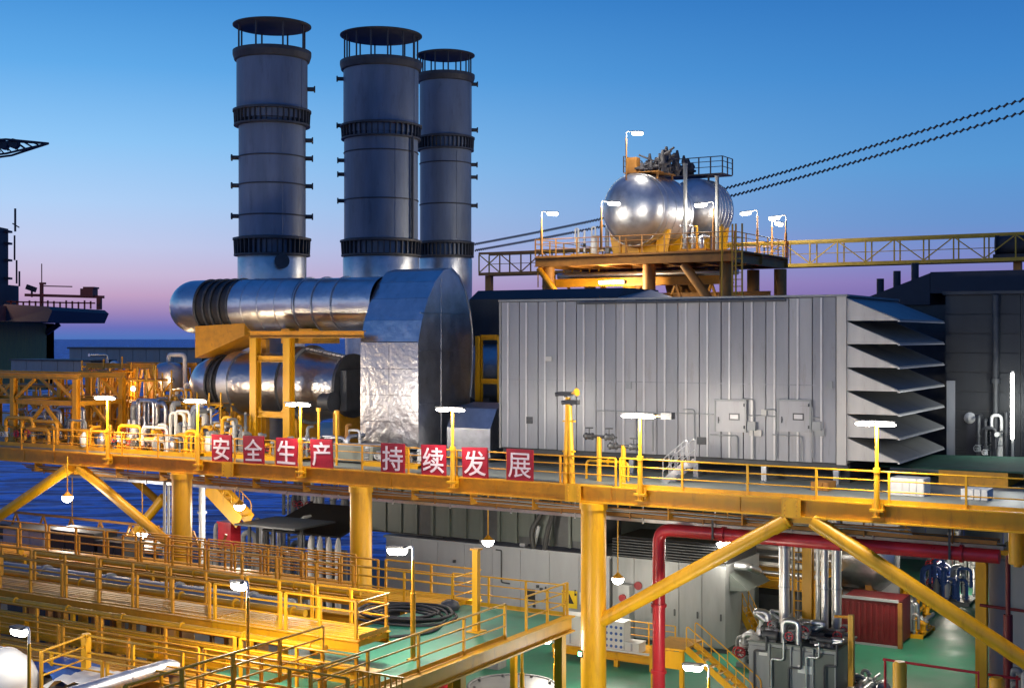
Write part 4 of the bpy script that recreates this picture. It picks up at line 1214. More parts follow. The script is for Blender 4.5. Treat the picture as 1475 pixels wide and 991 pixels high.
pipework('pipework', 'pipe manifold inside the brown rack at the far left of the deck', (A(28, 4), A(104, 4), 3.0, 5.0, ZD, ZD + 1.9), 12, 3, 'silver_rough', (.05, .13), frame_m='orange')
pipework('pipework', 'tall thin silver pipes standing up behind the left lamp', (A(128, 11), A(182, 11), 10.5, 12.5, ZD, Z(500, A(150, 11), 11)), 9, 4, 'silver', (.07, .12), valves=2, frame_m='orange')
pipework('pipework', 'low valves and pots behind the first two signs', (A(300, 2), A(345, 2), 1.6, 3.2, ZD, ZD + 1.9), 8, 5, 'grey', (.05, .12))
pipework('pipework', 'dark machinery pipes under the silver cone behind the signs', (A(430, 3), A(515, 3), 2.6, 4.2, ZD, ZD + 1.7), 12, 6, 'silver_rough', (.05, .12), frame_m='brown')
T = Thing('deck_ladder_frame', 'pair of thin yellow standpipes rising behind the fourth sign', 'pipes', (A(468, 1.2), 1.2, ZD))
for px, y in ((459, 592), (485, 596)):
    x = A(px, 1.2)
    T.part('standpipe', MB().cyl((x, 1.2, ZD), (x, 1.2, Z(y, x, 1.2)), .06, n=8), 'yellow')
    T.part('cap', MB().cyl((x, 1.2, Z(y, x, 1.2)), (x, 1.2, Z(y, x, 1.2) + .15), .12, n=8), 'orange')
T = Thing('cabinet', 'pale instrument cabinet on the deck between the two sign words', 'cabinet', (A(520, 2.5), 2.5, ZD))
x = A(520, 2.5)
T.part('body', MB().box(x - 1.4, x + .9, 2.2, 3.2, ZD + .1, ZD + .8), 'deck')
T.part('plinth', MB().box(x - 1.3, x + .8, 2.3, 3.1, ZD, ZD + .1), 'dark')
T.part('lid', MB().box(x - 1.45, x + .95, 2.15, 3.25, ZD + .803, ZD + .86), 'pale')

def scaffold(lab, p0, p1, b, w, z1, nx, nz, m):
    x0, x1 = A(p0, b), A(p1, b)
    T = Thing('scaffold', lab, 'scaffold', ((x0 + x1) / 2, b, ZD), 'tube scaffolds on the left deck')
    rnd = random.Random(p0)
    for bq in (b, b + w):
        for i in range(nx):
            x = x0 + (x1 - x0) * i / (nx - 1)
            T.part('standard', MB().cyl((x, bq, ZD), (x, bq, z1 + rnd.uniform(-.5, .7)), .05, n=7), m)
        for k in range(nz):
            z = ZD + (z1 - ZD) * (k + .8) / nz
            T.part('ledger', MB().cyl((x0 - .2, bq - .05, z), (x1 + .2, bq - .05, z), .045, n=7), m)
        T.part('cross_tube', MB().cyl((x0, bq + .06, ZD + .2), (x1, bq + .06, z1 - .2), .045, n=7), m)
    for k in range(1, nz):
        z = ZD + (z1 - ZD) * (k + .8) / nz
        for i in range(3):
            T.part('board', MB().box(x0, x1, b + w * (i + .1) / 3, b + w * (i + .9) / 3, z + .06, z + .1), 'brown')
scaffold('orange tube scaffold behind the far left lamp post', 118, 158, 5.6, 1.6, -1.7, 4, 3, 'orange')
scaffold('yellow tube scaffold between the left lamp and the small silver vessel', 172, 224, 6.0, 1.2, -2.2, 5, 3, 'yellow')
scaffold('yellow tube scaffold in front of the rounded end of the lower duct', 236, 318, 4.9, .8, -3.3, 6, 2, 'yellow')
scaffold('orange tube scaffold at the far left edge inside the rack', 2, 96, 6.2, 1.6, -2.6, 6, 2, 'orange')
pipework('pipework', 'tall white and silver manifold behind the second lamp from the left', (A(196, 7.4), A(262, 7.4), 7.3, 8.6, ZD, ZD + 3.4), 14, 81, 'white', (.06, .16), frame_m='yellow', valves=7)
pipework('pipework', 'yellow pipe cluster before the left leg of the yellow portal frame', (A(296, 3.4), A(356, 3.4), 3.3, 4.0, ZD, ZD + 2.2), 10, 82, 'yellow', (.05, .12), valves=6)
pipework('pipework', 'orange valve manifold at the left edge behind the handrail', (A(2, 1.0), A(150, 1.0), .9, 1.9, ZD, ZD + 1.5), 18, 83, 'orange', (.05, .12), frame_m='orange', valves=8)
pipework('pipework', 'low valves along the handrail between the left lamps', (A(160, .8), A(280, .8), .7, 1.6, ZD, ZD + 1.4), 18, 84, 'yellow', (.05, .11), frame_m='yellow', valves=9)
for (p0, p1, b, h, n, sd, m, fm, lab) in [(112, 172, 9.2, 4.2, 14, 101, 'orange', 'orange', 'tall orange pipes rising behind the left lamp post'), (30, 112, 8.4, 3.0, 14, 102, 'silver_rough', 'orange', 'silver pipes in the shade behind the far left rack'),
                                       (222, 268, 5.8, 3.0, 11, 103, 'orange', 'yellow', 'orange pipes just left of the rounded duct end'), (268, 330, 2.6, 1.5, 10, 104, 'yellow', 'yellow', 'short yellow pipes behind the lamp beside the first sign'),
                                       (338, 430, 1.4, 1.2, 12, 105, 'grey', 'yellow', 'low grey pipes behind the second and third signs'), (520, 600, 1.6, .9, 9, 106, 'silver_rough', 'yellow', 'low pipes along the deck below the silver box')]:
    pipework('pipework', lab, (A(p0, b), A(p1, b), b, b + 1.3, ZD, ZD + h), n, sd, m, (.04, .1), frame_m=fm, valves=5, pots=False)
for k, (px, y, b, lab) in enumerate([(131, 566, 9.0, 'tiny warm lit bulkhead lamp on the orange scaffold at left'), (246, 548, 8.6, 'tiny lit bulkhead lamp before the small silver vessel'), (192, 560, 7.0, 'tiny warm bulkhead lamp added above the left pipe skid')]):  # last of the three is an added lamp with no known source
    x = A(px, b)
    z = Z(y, x, b)
    T = Thing('bulkhead_lamp', lab, 'lamp', (x, b, z), 'bulkhead lamps on the left deck')
    T.part('housing', MB().cyl((x, b, z), (x, b + .15, z), .16, n=12), 'grey')
    T.part('lens', MB().lathe((x, b, z), [(.13, 0), (.11, .07), (.03, .12)], 12, (0, -1, 0)), 'lampw')
    T.part('stalk', MB().cyl((x, b + .1, ZD), (x, b + .1, z), .035, n=6), 'orange')
    T.light((x, b - .3, z), 35, (1, .7, .4), .15)
# twin yellow monitor posts near the middle of the girder
T = Thing('camera_mast', 'pair of tall yellow posts topped by cameras, left of the middle lamp', 'mast', (A(820, .1), .1, ZD))
for px, top in ((815, 572), (824, 584)):
    x = A(px, .1)
    z = Z(top, x, .1)
    T.part('post', MB().cyl((x, .1, ZD), (x + (.1 if px < 820 else -.14), .1, z), .13, .11, n=12), 'yellow')
    T.part('camera', MB().box(x - .26, x + .3, -.05, .2, z + .05, z + .22).cyl((x - .26, .05, z + .13), (x - .42, .0, z + .1), .09, n=10).cyl((x, .08, z), (x, .08, z + .06), .07, n=8), 'dark')
x = A(822, .1)
T.part('horn', MB().lathe((x + .15, -.1, Z(566, x, .1)), [(.03, 0), (.06, .12), (.16, .3)], 12, (1, -.3, .2)), 'orange')
for z in (-4.6, -3.4):
    T.part('tie_plate', MB().box(A(815, .1) - .1, A(824, .1) + .12, .0, .2, z, z + .06), 'yellow')
for i, (px, lab) in enumerate([(863, 'yellow standpipe with dark valves left of the middle lamp'), (898, 'yellow standpipe with grey valve close beside the middle lamp')]):
    x, b = A(px, 1.4), 1.4
    T = Thing('hydrant', lab, 'standpipe', (x, b, ZD), 'standpipes on the deck')
    T.part('riser', MB().cyl((x, b, ZD), (x, b, ZD + 1.5 + .3 * (1 - i)), .1, n=10), 'yellow')
    for s in (-1, 1):
        wheel_valve(T, (x + s * .45, b, ZD + 1.45 + .35 * (1 - i)), .1, (1, 0, 0), 'dark')
    T.part('outlet_pipe', MB().tube([(x - .7, b, ZD + 1.45 + .35 * (1 - i)), (x + .7, b, ZD + 1.45 + .35 * (1 - i))], .07, 8), 'dark')
T = Thing('deck_pipe', 'yellow low pipe loop on the deck left of the grey steps', 'pipe', (A(880, 2), 2, ZD))
T.part('pipe', MB().tube(fillet([(A(845, 2), 2, ZD), (A(845, 2), 2, ZD + .75), (A(905, 2), 2, ZD + .75), (A(905, 2), 2, ZD)], .2), .055, 8), 'yellow')
T.part('flange', MB().cyl((A(875, 2), 2, ZD + .75), (A(876.5, 2), 2, ZD + .75), .11, n=10), 'yellow')
T = Thing('flood_light', 'small unlit floodlight bracket beside the middle lamp', 'lamp', (A(945, .1), .1, -3.2))
T.part('arm', MB().bar((A(928, .05), .05, -3.05), (A(955, .05), .05, -3.05), .05, .05), 'orange')
T.part('head', MB().box(A(955, .05), A(970, .05), -.15, .2, -3.15, -2.9), 'dark')

# ================================================================= RIGHT DARK BUILDING
db0 = 14.0
da0 = A(1362, db0)
zt_ = Z(424, A(1420, db0), db0)
T = Thing('dark_building', 'dark clad machinery house filling the right edge behind the intake hoods', 'building', (da0 + 6, db0, ZD))
T.part('core', MB().box(da0 + .05, da0 + 20, db0 + .06, db0 + 11, ZD, zt_), 'dark')
nrow = 9
for i in range(nrow):
    z0 = ZD + .05 + (zt_ - ZD - .05) * i / nrow
    z1 = ZD + .05 + (zt_ - ZD - .05) * (i + 1) / nrow - .04
    for j in range(4):
        x0 = da0 + j * 3.2
        T.part('cladding_panel', MB().box(x0, x0 + 3.16, db0 - (.02 if i % 2 else 0), db0 + .055, z0, z1), 'navy')
T.part('roof', MB().box(da0 - .1, da0 + 20, db0 - .15, db0 + 11, zt_ + .003, zt_ + .14), 'dark')
ra = A(1340, 16)
T.part('roof_house', MB().box(ra, ra + 18, 16, 23, zt_ + .145, Z(392, ra, 16)), 'far')
rz, rz2 = Z(428, A(1250, 16), 16), Z(392, ra, 16)
xa = A(1250, 16)
T.part('roof_slope', MB().add([(xa, 16, rz), (ra - .02, 16, rz2 - .05), (ra - .02, 16, rz - .4), (xa, 16, rz - .4), (xa, 22, rz), (ra - .02, 22, rz2 - .05), (ra - .02, 22, rz - .4), (xa, 22, rz - .4)],
                              [(3, 2, 1, 0), (4, 5, 6, 7), (0, 1, 5, 4), (1, 2, 6, 5), (2, 3, 7, 6), (3, 0, 4, 7)]), 'far')
T.part('slope_wall', MB().box(xa + 1, da0 - .12, 16.2, 21.5, ZD, rz - .41), 'dark')
for k, px in enumerate((1268, 1292, 1318)):
    T.part('roof_vent', MB().cyl((A(px, 17), 17, rz + .0), (A(px, 17), 17, rz + .9 + k * .35), .18, n=8), 'far')
xp = A(1434, db0 - .3)
T.part('down_pipe', MB().cyl((xp, db0 - .3, Z(425, xp, db0)), (xp, db0 - .3, ZD + .5), .14, n=10).cyl((xp, db0 - .3, Z(545, xp, db0)), (xp, db0 - .3, Z(552, xp, db0)), .22, n=10), 'dark')
T.part('corner_trim', MB().box(A(1372, db0 - .1) - .25, A(1372, db0 - .1) + .1, db0 - .12, db0 - .025, ZD, Z(548, da0, db0)), 'pale')
T.part('door', MB().box(A(1392, db0 - .1), A(1416, db0 - .1), db0 - .1, db0 - .03, ZD + .1, ZD + 2.4), 'far')
xj = A(1396, db0 - .2)
T.part('bulkhead_lamp', MB().lathe((xj, db0 - .03, Z(602, xj, db0)), [(.26, 0), (.24, .12), (.05, .2)], 14, (0, -1, 0)), 'white')
T = Thing('tube_lamp', 'vertical lit tube lamp on the wall of the dark building at the right edge', 'lamp', (A(1458, 12.5), 12.5, ZD))
xt = A(1458, 12.5)
z1, z0 = Z(538, xt, 12.5), Z(632, xt, 12.5)
T.part('post', MB().box(xt - .05, xt + .05, 12.6, 12.72, ZD, z1 + .1), 'grey')
T.part('tube', MB().cyl((xt, 12.5, z0), (xt, 12.5, z1), .065, n=10), 'lamp')
T.light((xt, 12.0, (z0 + z1) / 2), 90, (.95, 1, .93))
pipework('pipework', 'grey pipes and boxes at the foot of the dark building at the right edge', (A(1405, 12.8), A(1450, 12.8), 12.9, 13.7, ZD, ZD + 2.6), 8, 9, 'dark', (.06, .12), frame_m='dark', pots=False)
# orange plant box with green roof
b = 7.4
x0, x1 = A(1352, b), A(1452, b)
T = Thing('plant_box', 'low orange box with a wide green roof sheet behind the right handrail', 'enclosure', ((x0 + x1) / 2, b, ZD))
zt_ = Z(679, (x0 + x1) / 2, b)
T.part('walls', MB().box(x0, x1, b, b + 3.5, ZD, zt_), 'orange')
T.part('roof_sheet', MB().add([(A(1262, b), b - .02, zt_ + .0), (x1 + 3, b - .02, zt_ + .02), (x1 + 3, b + 4.5, zt_ + .25), (A(1262, b), b + 4.5, zt_ + .1),
                               (A(1262, b), b - .02, zt_ + .06), (x1 + 3, b - .02, zt_ + .08), (x1 + 3, b + 4.5, zt_ + .33), (A(1262, b), b + 4.5, zt_ + .18)],
                              [(3, 2, 1, 0), (4, 5, 6, 7), (0, 1, 5, 4), (1, 2, 6, 5), (2, 3, 7, 6), (3, 0, 4, 7)]), 'darkgreen')
for i, (p0, p1, y0, y1, lab) in enumerate([(1281, 1332, 695, 720, 'pale slatted crate behind the right handrail, larger of two'), (1384, 1424, 702, 717, 'pale crate before the orange box, smaller of two'), (1168, 1194, 688, 700, 'small tan crate under the hood end of the enclosure')]):
    bb = 2.6
    x0, x1 = A(p0, bb), A(p1, bb)
    h = (y1 - y0) / F * depth(x0, bb)
    T = Thing('crate', lab, 'crate', ((x0 + x1) / 2, bb, ZD), 'crates behind the right handrail')
    T.part('body', MB().box(x0 + .03, x1 - .03, bb + .03, bb + 1.0, ZD, ZD + h), 'white' if i < 2 else 'brown')
    ns = max(3, int((x1 - x0) / .22))
    for k in range(ns):
        T.part('slat', MB().box(x0 + (x1 - x0) * k / ns, x0 + (x1 - x0) * (k + .8) / ns, bb - .01, bb + .028, ZD + .02, ZD + h + .02), 'white' if i < 2 else 'brown')

# deck lamps -----------------------------------------------------------
for px, lab, pw in [(155, 'lit twin tube lamp post at the left among orange pipe racks', 620), (285, 'lit twin tube lamp post just left of the first sign', 430),
                    (433, 'lit twin tube lamp post between the third and fourth signs', 340), (652, 'lit twin tube lamp post between the sixth and seventh signs', 400),
                    (922, 'lit twin tube lamp post before the middle of the grey enclosure', 640), (1263, 'lit twin tube lamp post in front of the intake hoods', 640)]:
    twin_lamp(A(px, -.36), -.36, ZD - .45, 3.25, lab, pw, tint=(1.0, .74, .45) if px < 200 else (1.0, .84, .62) if px < 300 else (1.0, .90, .75))

# ================================================================= UNDER THE DECK
# pale generator house
gb = 10.4
x0, x1 = A(556, gb), A(878, gb)
zt_ = -10.62
T = Thing('generator_house', 'long pale grey generator house lit white under the deck behind the middle column', 'enclosure', ((x0 + x1) / 2, gb, ZL))
T.part('core', MB().box(x0 + .05, x1 - .05, gb + .06, gb + 4, ZL + .3, zt_), 'grey')
n = 8
for i in range(n):
    u, w = x0 + (x1 - x0) * i / n, x0 + (x1 - x0) * (i + 1) / n
    p = T.part('wall_panel', MB().box(u + .012, w - .012, gb, gb + .055, ZL + .3, zt_), 'pale')
    if i in (3, 5, 6):
        T.part('handle', MB().box(w - .22, w - .16, gb - .06, gb, ZL + 1.9, ZL + 2.2), 'dark', p)
T.part('roof', MB().box(x0 - .1, x1 + .1, gb - .1, gb + 4.1, zt_ + .003, zt_ + .12), 'pale')
T.part('plinth', MB().box(x0, x1, gb + .1, gb + 3.9, ZL, ZL + .295), 'dark')
x = A(764, gb)
T.part('vent', MB().box(x - .28, x + .28, gb - .06, gb - .003, Z(866, x, gb), Z(848, x, gb)), 'black')
T.part('wall_conduit', MB().tube(fillet([(A(715, gb), gb - .05, zt_ - .1), (A(723, gb), gb - .05, zt_ - .1), (A(723, gb), gb - .05, Z(838, A(723, gb), gb)), (A(735, gb), gb - .05, Z(840, A(735, gb), gb))], .08), .035, 6), 'dark')
for px, y in ((775, 842), (780, 846), (770, 870), (765, 880), (655, 806)):
    x = A(px, gb)
    T.part('wall_fitting', MB().box(x - .07, x + .07, gb - .08, gb - .003, Z(y + 4, x, gb), Z(y, x, gb)), 'dark')
for px in (690, 748):
    x = A(px, gb)
    T.part('roof_post', MB().box(x - .15, x + .15, gb + .3, gb + .6, zt_ + .125, -10.27), 'pale')
x = A(820, gb - .06)
T = Thing('warning_sign', 'yellow warning board with black mark on the pale generator house', 'sign', (x, gb - .06, Z(872, x, gb)))
T.part('board', MB().box(x - .42, x + .42, gb - .06, gb - .02, Z(875, x, gb), Z(850, x, gb)), 'signyellow')
zc = Z(862, x, gb)
T.part('pictogram', MB().add([(x - .26, gb - .065, zc - .22), (x + .26, gb - .065, zc - .22), (x, gb - .065, zc + .26), (x - .26, gb - .061, zc - .22), (x + .26, gb - .061, zc - .22), (x, gb - .061, zc + .26)],
                             [(0, 1, 2), (5, 4, 3), (0, 3, 4, 1), (1, 4, 5, 2), (2, 5, 3, 0)]).box(x - .4, x - .28, gb - .065, gb - .061, zc + .2, zc + .3).box(x + .28, x + .4, gb - .065, gb - .061, zc + .2, zc + .3), 'black')
x2 = x + .8
T.part('notice', MB().box(x2 - .25, x2 + .25, gb - .06, gb - .02, Z(868, x, gb), Z(851, x, gb)), 'white')

# grey switch house right of the column
x0, x1 = A(882, gb), A(1045, gb)
T = Thing('switch_house', 'grey panelled switch house with black louvred top behind the red pipe', 'enclosure', ((x0 + x1) / 2, gb, ZL))
zt_ = Z(808, A(960, gb), gb)
T.part('core', MB().box(x0 + .05, x1 - .03, gb + .06, gb + 4.5, ZL + .2, zt_), 'grey')
for i in range(5):
    u, w = x0 + (x1 - x0) * i / 5, x0 + (x1 - x0) * (i + 1) / 5
    p = T.part('door_panel', MB().box(u + .015, w - .015, gb, gb + .055, ZL + .25, zt_), 'grey')
    T.part('handle', MB().box(w - .25, w - .19, gb - .05, gb, ZL + 1.5, ZL + 1.8), 'dark', p)
for i in range(7):
    z = zt_ + .02 + i * .13
    T.part('louvre', MB().bar((x0, gb + .12, z + .05), (x1, gb + .12, z + .05), .26, .05), 'dark')
T.part('louvre_core', MB().box(x0 + .1, x1 - .1, gb + .3, gb + 4.3, zt_ + .003, zt_ + .95), 'black')
T.part('plinth', MB().box(x0, x1, gb + .1, gb + 4.4, ZL, ZL + .195), 'dark')
xe = x1
T.part('end_hood', MB().add([(xe, gb + .5, ZL + 3.6), (xe + .9, gb + .5, ZL + 2.9), (xe + .9, gb + 3.5, ZL + 2.9), (xe, gb + 3.5, ZL + 3.6), (xe, gb + .5, ZL + 2.8), (xe, gb + 3.5, ZL + 2.8)],
                            [(0, 1, 2, 3), (4, 5, 2, 1), (0, 4, 1), (3, 2, 5), (0, 3, 5, 4)]), 'greygreen')
T.part('end_pipe', MB().tube(fillet([(xe + .1, gb + 1, ZL + 3.9), (xe + .7, gb + 1, ZL + 3.9), (xe + .7, gb + 2.4, ZL + 3.5)], .25), .18, 10), 'silver_rough')
for i, (px, m) in enumerate(((897, 'grey'), (903, 'dark'))):
    pass
x, b = A(898, gb - .6), gb - .6
T = Thing('fire_cabinet', 'narrow grey fire cabinet with red fittings beside the middle column', 'cabinet', (x, b, ZL))
T.part('body', MB().box(x - .3, x + .3, b, b + .5, ZL, Z(842, x, b)), 'grey')
T.part('hose_drum', MB().cyl((x, b - .02, Z(860, x, b)), (x, b - .2, Z(860, x, b)), .16, n=16), 'redbox')
T.part('window', MB().box(x - .12, x + .12, b - .03, b - .003, ZL + 1.5, ZL + 2.3), 'glass')
x = A(916, gb - .3)
single('wall_sign', 'round red emblem sign on the grey switch house', 'sign', MB().cyl((x, gb - .03, Z(843, x, gb)), (x, gb - .08, Z(843, x, gb)), .2, n=20), 'redbox', (x, gb - .03, Z(850, x, gb)))

# dark upper module hung from the deck
ub = 9.9
x0, x1 = A(535, ub), A(850, ub)
T = Thing('air_duct_module', 'long dark green grey panelled air duct hanging under the main deck', 'duct', ((x0 + x1) / 2, ub, -10.2))
T.part('core', MB().box(x0 + .05, x1 - .05, ub + .06, ub + 5, -10.2, ZD - .3), 'dark')
n = 13
for i in range(n):
    u, w = x0 + (x1 - x0) * i / n, x0 + (x1 - x0) * (i + 1) / n
    p = T.part('panel', MB().box(u + .02, w - .16, ub, ub + .055, -10.2 + (.35 if i > 8 else 0), ZD - .3), 'greygreen' if i % 4 != 3 else 'dark')
    T.part('stiffener', MB().box(w - .15, w - .01, ub - .1, ub + .05, -10.2, ZD - .3), 'greygreen', p)
T.part('bottom_flange', MB().box(x0, A(640, ub), ub - .15, ub + 5, -10.26, -10.203), 'black')
T.part('hanger', MB().box(x0 + 2, x0 + 2.2, ub + 2, ub + 2.2, ZD - .3, ZD - .13), 'dark')
for k, px in enumerate((779, 795)):
    x = A(px, ub - .5)
    T.part('hose', MB().tube(fillet([(x, ub - .4, ZD - .5), (x, ub - .4, -8.6), (x - .5 + k * .3, ub - .6, -9.4), (x - .4, ub - .5, -10.3)], .4), .13, 8), 'black')
T.part('light_pipe', MB().tube([(A(776, 9.6), 9.6, -9.2), (A(768, 9.6), 9.6, -10.3)], .12, 8), 'pale')
# horizontal grey tank behind the red pipe, green reflection put into its paint
x0, x1 = A(884, 15), A(1060, 15)
T = Thing('under_deck_tank', 'big round grey tank, green reflection painted in, under the deck left of the silver pipes', 'tank', ((x0 + x1) / 2, 15, -10))
zc = Z(768, A(960, 15), 15)
T.part('shell', MB().lathe((x0, 15, zc), [(.9, -.5), (1.4, -.25), (1.6, 0), (1.6, x1 - x0), (1.35, x1 - x0 + .35), (.7, x1 - x0 + .6)], 36, (1, 0, 0)), 'greygreen')
for t in (.2, .8):
    T.part('hanger', MB().box(x0 + (x1 - x0) * t - .15, x0 + (x1 - x0) * t + .15, 14.8, 15.2, zc + 1.5, ZD - .13), 'dark')
    T.part('leg', MB().box(x0 + (x1 - x0) * t - .15, x0 + (x1 - x0) * t + .15, 15.6, 15.9, ZL, zc - 1.3), 'dark')

# red fire main
rb = 1.1
x, xr = A(949, rb), A(1440, rb)
zz = Z(762, x, rb)
T = Thing('fire_main', 'thick glossy red pipe rising and bending right below the girder', 'pipe', (x, rb, ZL))
T.part('pipe', MB().tube(fillet([(x, rb, ZL), (x, rb, zz), (xr, rb, zz)], .55, 8), .25, 20), 'red')
for zf in (-10.6, -13.2):
    T.part('flange', MB().cyl((x, rb, zf), (x, rb, zf + .12), .31, n=20), 'red')
for px in (1030, 1215, 1370):
    T.part('hanger_strap', MB().box(A(px, rb) - .04, A(px, rb) + .04, rb - .28, rb - .255, zz - .2, ZD - .13), 'dark')
    T.part('flange', MB().cyl((A(px, rb) + .3, rb, zz), (A(px, rb) + .42, rb, zz), .31, n=20), 'red')
# silver risers and yellow post
for i, (px, w, y1, lab) in enumerate([(1130, .22, 905, 'leftmost bright silver riser pipe under the girder'), (1188, .15, 915, 'middle silver riser pipe right of the yellow post'),
                                      (1205, .2, 918, 'rightmost thick silver riser pipe under the girder'), (1178, .09, 915, 'thin pale riser pipe touching the yellow post')]):
    b = 5.5 + i * .3
    x = A(px, b)
    T = Thing('riser_pipe', lab, 'pipe', (x, b, ZL), 'silver riser pipes')
    T.part('pipe', MB().cyl((x, b, ZL), (x, b, ZD - .13), w, n=24), 'pipe_silver')
    for zf in (-8.6, -10.2, -11.8, -13.2):
        T.part('clamp_ring', MB().cyl((x, b, zf), (x, b, zf + .06), w * 1.15, n=18), 'silver_rough')
b = 6.6
x = A(1164, b)
T = Thing('lattice_post', 'yellow post with side ladder between the silver risers', 'post', (x, b, ZL))
T.part('post', MB().ibeam((x, b, ZL), (x, b, ZD - .13), .4, .36, .04), 'yellow')
for k in range(20):
    z = ZL + .4 + k * .4
    T.part('rung', MB().cyl((x - .2, b - .1, z), (x - .55, b - .1, z), .025, n=6), 'yellow')
T.part('stile', MB().bar((x - .56, b - .1, ZL), (x - .56, b - .1, ZD - .2), .06, .06), 'yellow')
for px in (1142, 1150, 1157):
    x = A(px, 7.5)
    single('cable_riser', {1142: 'thin dark cable riser, nearest to the left silver riser', 1150: 'thin dark cable riser, middle of three by the yellow post', 1157: 'thin dark cable riser closest to the yellow post'}[px], 'cable',
           MB().cyl((x, 7.5, ZL), (x, 7.5, ZD - .13), .05, n=8), 'grey', (x, 7.5, ZL), 'cable risers')
# yellow portal behind
b = 14.5
T = Thing('portal_frame', 'yellow portal frame in the shade behind the silver risers', 'frame', (A(1110, b), b, ZL))
zt_ = Z(846, A(1110, b), b)
for px in (1055, 1175):
    T.part('leg', MB().ibeam((A(px, b), b, ZL), (A(px, b), b, zt_), .3, .3, .04), 'yellow')
T.part('beam', MB().ibeam((A(1050, b), b, zt_ + .2), (A(1180, b), b, zt_ + .2), .35, .4, .04), 'yellow')
T.part('platform', MB().box(A(1052, b), A(1178, b), b + .2, b + 4, zt_ + .41, zt_ + .48), 'yellow')
for k in range(4):
    T.part('edge_pipe', MB().cyl((A(1048, b), b + .4 + k * .8, zt_ + .62 + k * .28), (A(1180, b), b + .4 + k * .8, zt_ + .62 + k * .28), .12, n=10), 'white' if k % 2 else 'silver_rough')
single('machine_block', 'dark machine block standing under the yellow portal frame', 'machinery', MB().prism([(b + .5, ZL), (b + .5, ZL + 2.0), (b + 1.2, ZL + 2.8), (b + 3.4, ZL + 2.8), (b + 3.8, ZL)], A(1064, b), A(1166, b)), 'dark', (A(1110, b), b + 1, ZL))
# grey white bulkhead lit behind
b = 20
T = Thing('bulkhead', 'pale bulkhead wall lit by the under deck lamp behind the risers', 'wall', (A(1110, b), b, ZL))
for i in range(6):
    x0, x1 = A(1050, b) + i * 1.5, A(1050, b) + (i + 1) * 1.5 - .03
    T.part('wall_panel', MB().box(x0, x1, b, b + .2, ZL, ZD - .13), 'pale')
# grey pump skid in front
b = 3.6
x0, x1 = A(1078, b), A(1204, b)
zt_ = Z(930, A(1140, b), b)
T = Thing('pump_skid', 'boxy grey machine with pipes and valves on top at the bottom right of centre', 'machinery', ((x0 + x1) / 2, b, ZL))
T.part('body', MB().box(x0, x1, b + .05, b + 2.6, ZL, zt_), 'grey')
for i in range(4):
    u, w = x0 + (x1 - x0) * i / 4, x0 + (x1 - x0) * (i + 1) / 4
    p = T.part('side_panel', MB().box(u + .04, w - .04, b - .02, b + .045, ZL + .2, zt_ - .15), 'greygreen' if i % 2 else 'grey')
    T.part('rib', MB().box(w - .03, w + .03, b - .1, b + .04, ZL, zt_), 'grey', p)
T.part('name_plate', MB().box(x0 + .45, x0 + .8, b - .04, b - .021, zt_ - .5, zt_ - .38), 'white')
T.part('name_plate', MB().box(x1 - 1.5, x1 - .85, b - .04, b - .021, zt_ - 1.0, zt_ - .7), 'white')
for k in range(5):
    u = x0 + .3 + k * (x1 - x0) / 5
    T.part('front_pipe', MB().tube(fillet([(u, b - .16, ZL), (u, b - .16, zt_ - .3 - .25 * (k % 3)), (u + .5, b - .16, zt_ - .3 - .25 * (k % 3)), (u + .5, b - .16, zt_ + .3)], .12), .045, 7), 'silver_rough' if k % 2 else 'dark')
T.part('top_plate', MB().box(x0 - .08, x1 + .08, b - .1, b + 2.7, zt_ + .003, zt_ + .07), 'greygreen')
rnd = random.Random(12)
for i in range(48):
    x, y, r, h = rnd.uniform(x0 + .15, x1 - .15), rnd.uniform(b + .1, b + 2.4), rnd.uniform(.06, .16), rnd.uniform(.25, .95)
    if i % 3 == 0:
        T.part('pipe', MB().tube(fillet([(x, y, zt_ + .07), (x, y, zt_ + h), (x + rnd.choice((-.6, .6)), y, zt_ + h), (x + rnd.choice((-.6, .6)), y, zt_ + .07)], .2), r, 9), 'silver_rough')
    elif i % 3 == 1:
        wheel_valve(T, (x, y, zt_ + h * .5 + .12), r * .9, (0, 0, 1), 'grey')
    else:
        T.part('motor', MB().cyl((x - .3, y, zt_ + .3), (x + .3, y, zt_ + .3), r * 1.5, n=14).box(x - .25, x + .25, y - .1, y + .1, zt_ + .07, zt_ + .2), rnd.choice(['grey', 'dark', 'greygreen']))
# stairs under the deck
sx = A(982, 2.6)
stairs((sx + 3.0, 2.6, ZL), (sx + .2, 2.6, ZL + 2.0), .9, 'yellow stairway with looped handrails right of the red pipe', 'yellow')
T = Thing('stair_landing', 'yellow landing at the head of the stairway beside the red pipe', 'platform', (sx - .6, 3, ZL))
T.part('floor', MB().box(sx - 1.3, sx + .15, 2.4, 4.4, ZL + 1.92, ZL + 2.0), 'yellow')
for dx in (-1.2, .05):
    T.part('leg', MB().bar((sx + dx, 2.5, ZL), (sx + dx, 2.5, ZL + 1.92), .16, .16), 'yellow')
T.part('skirt', MB().box(sx - 1.3, sx + .15, 2.34, 2.395, ZL + 1.2, ZL + 1.9), 'yellow')
stairs((A(1092, 12.6), 12.6, ZL), (A(1062, 12.6), 12.6, ZL + 1.9), .8, 'small yellow stairway in the shade behind the pump machine', 'yellow')
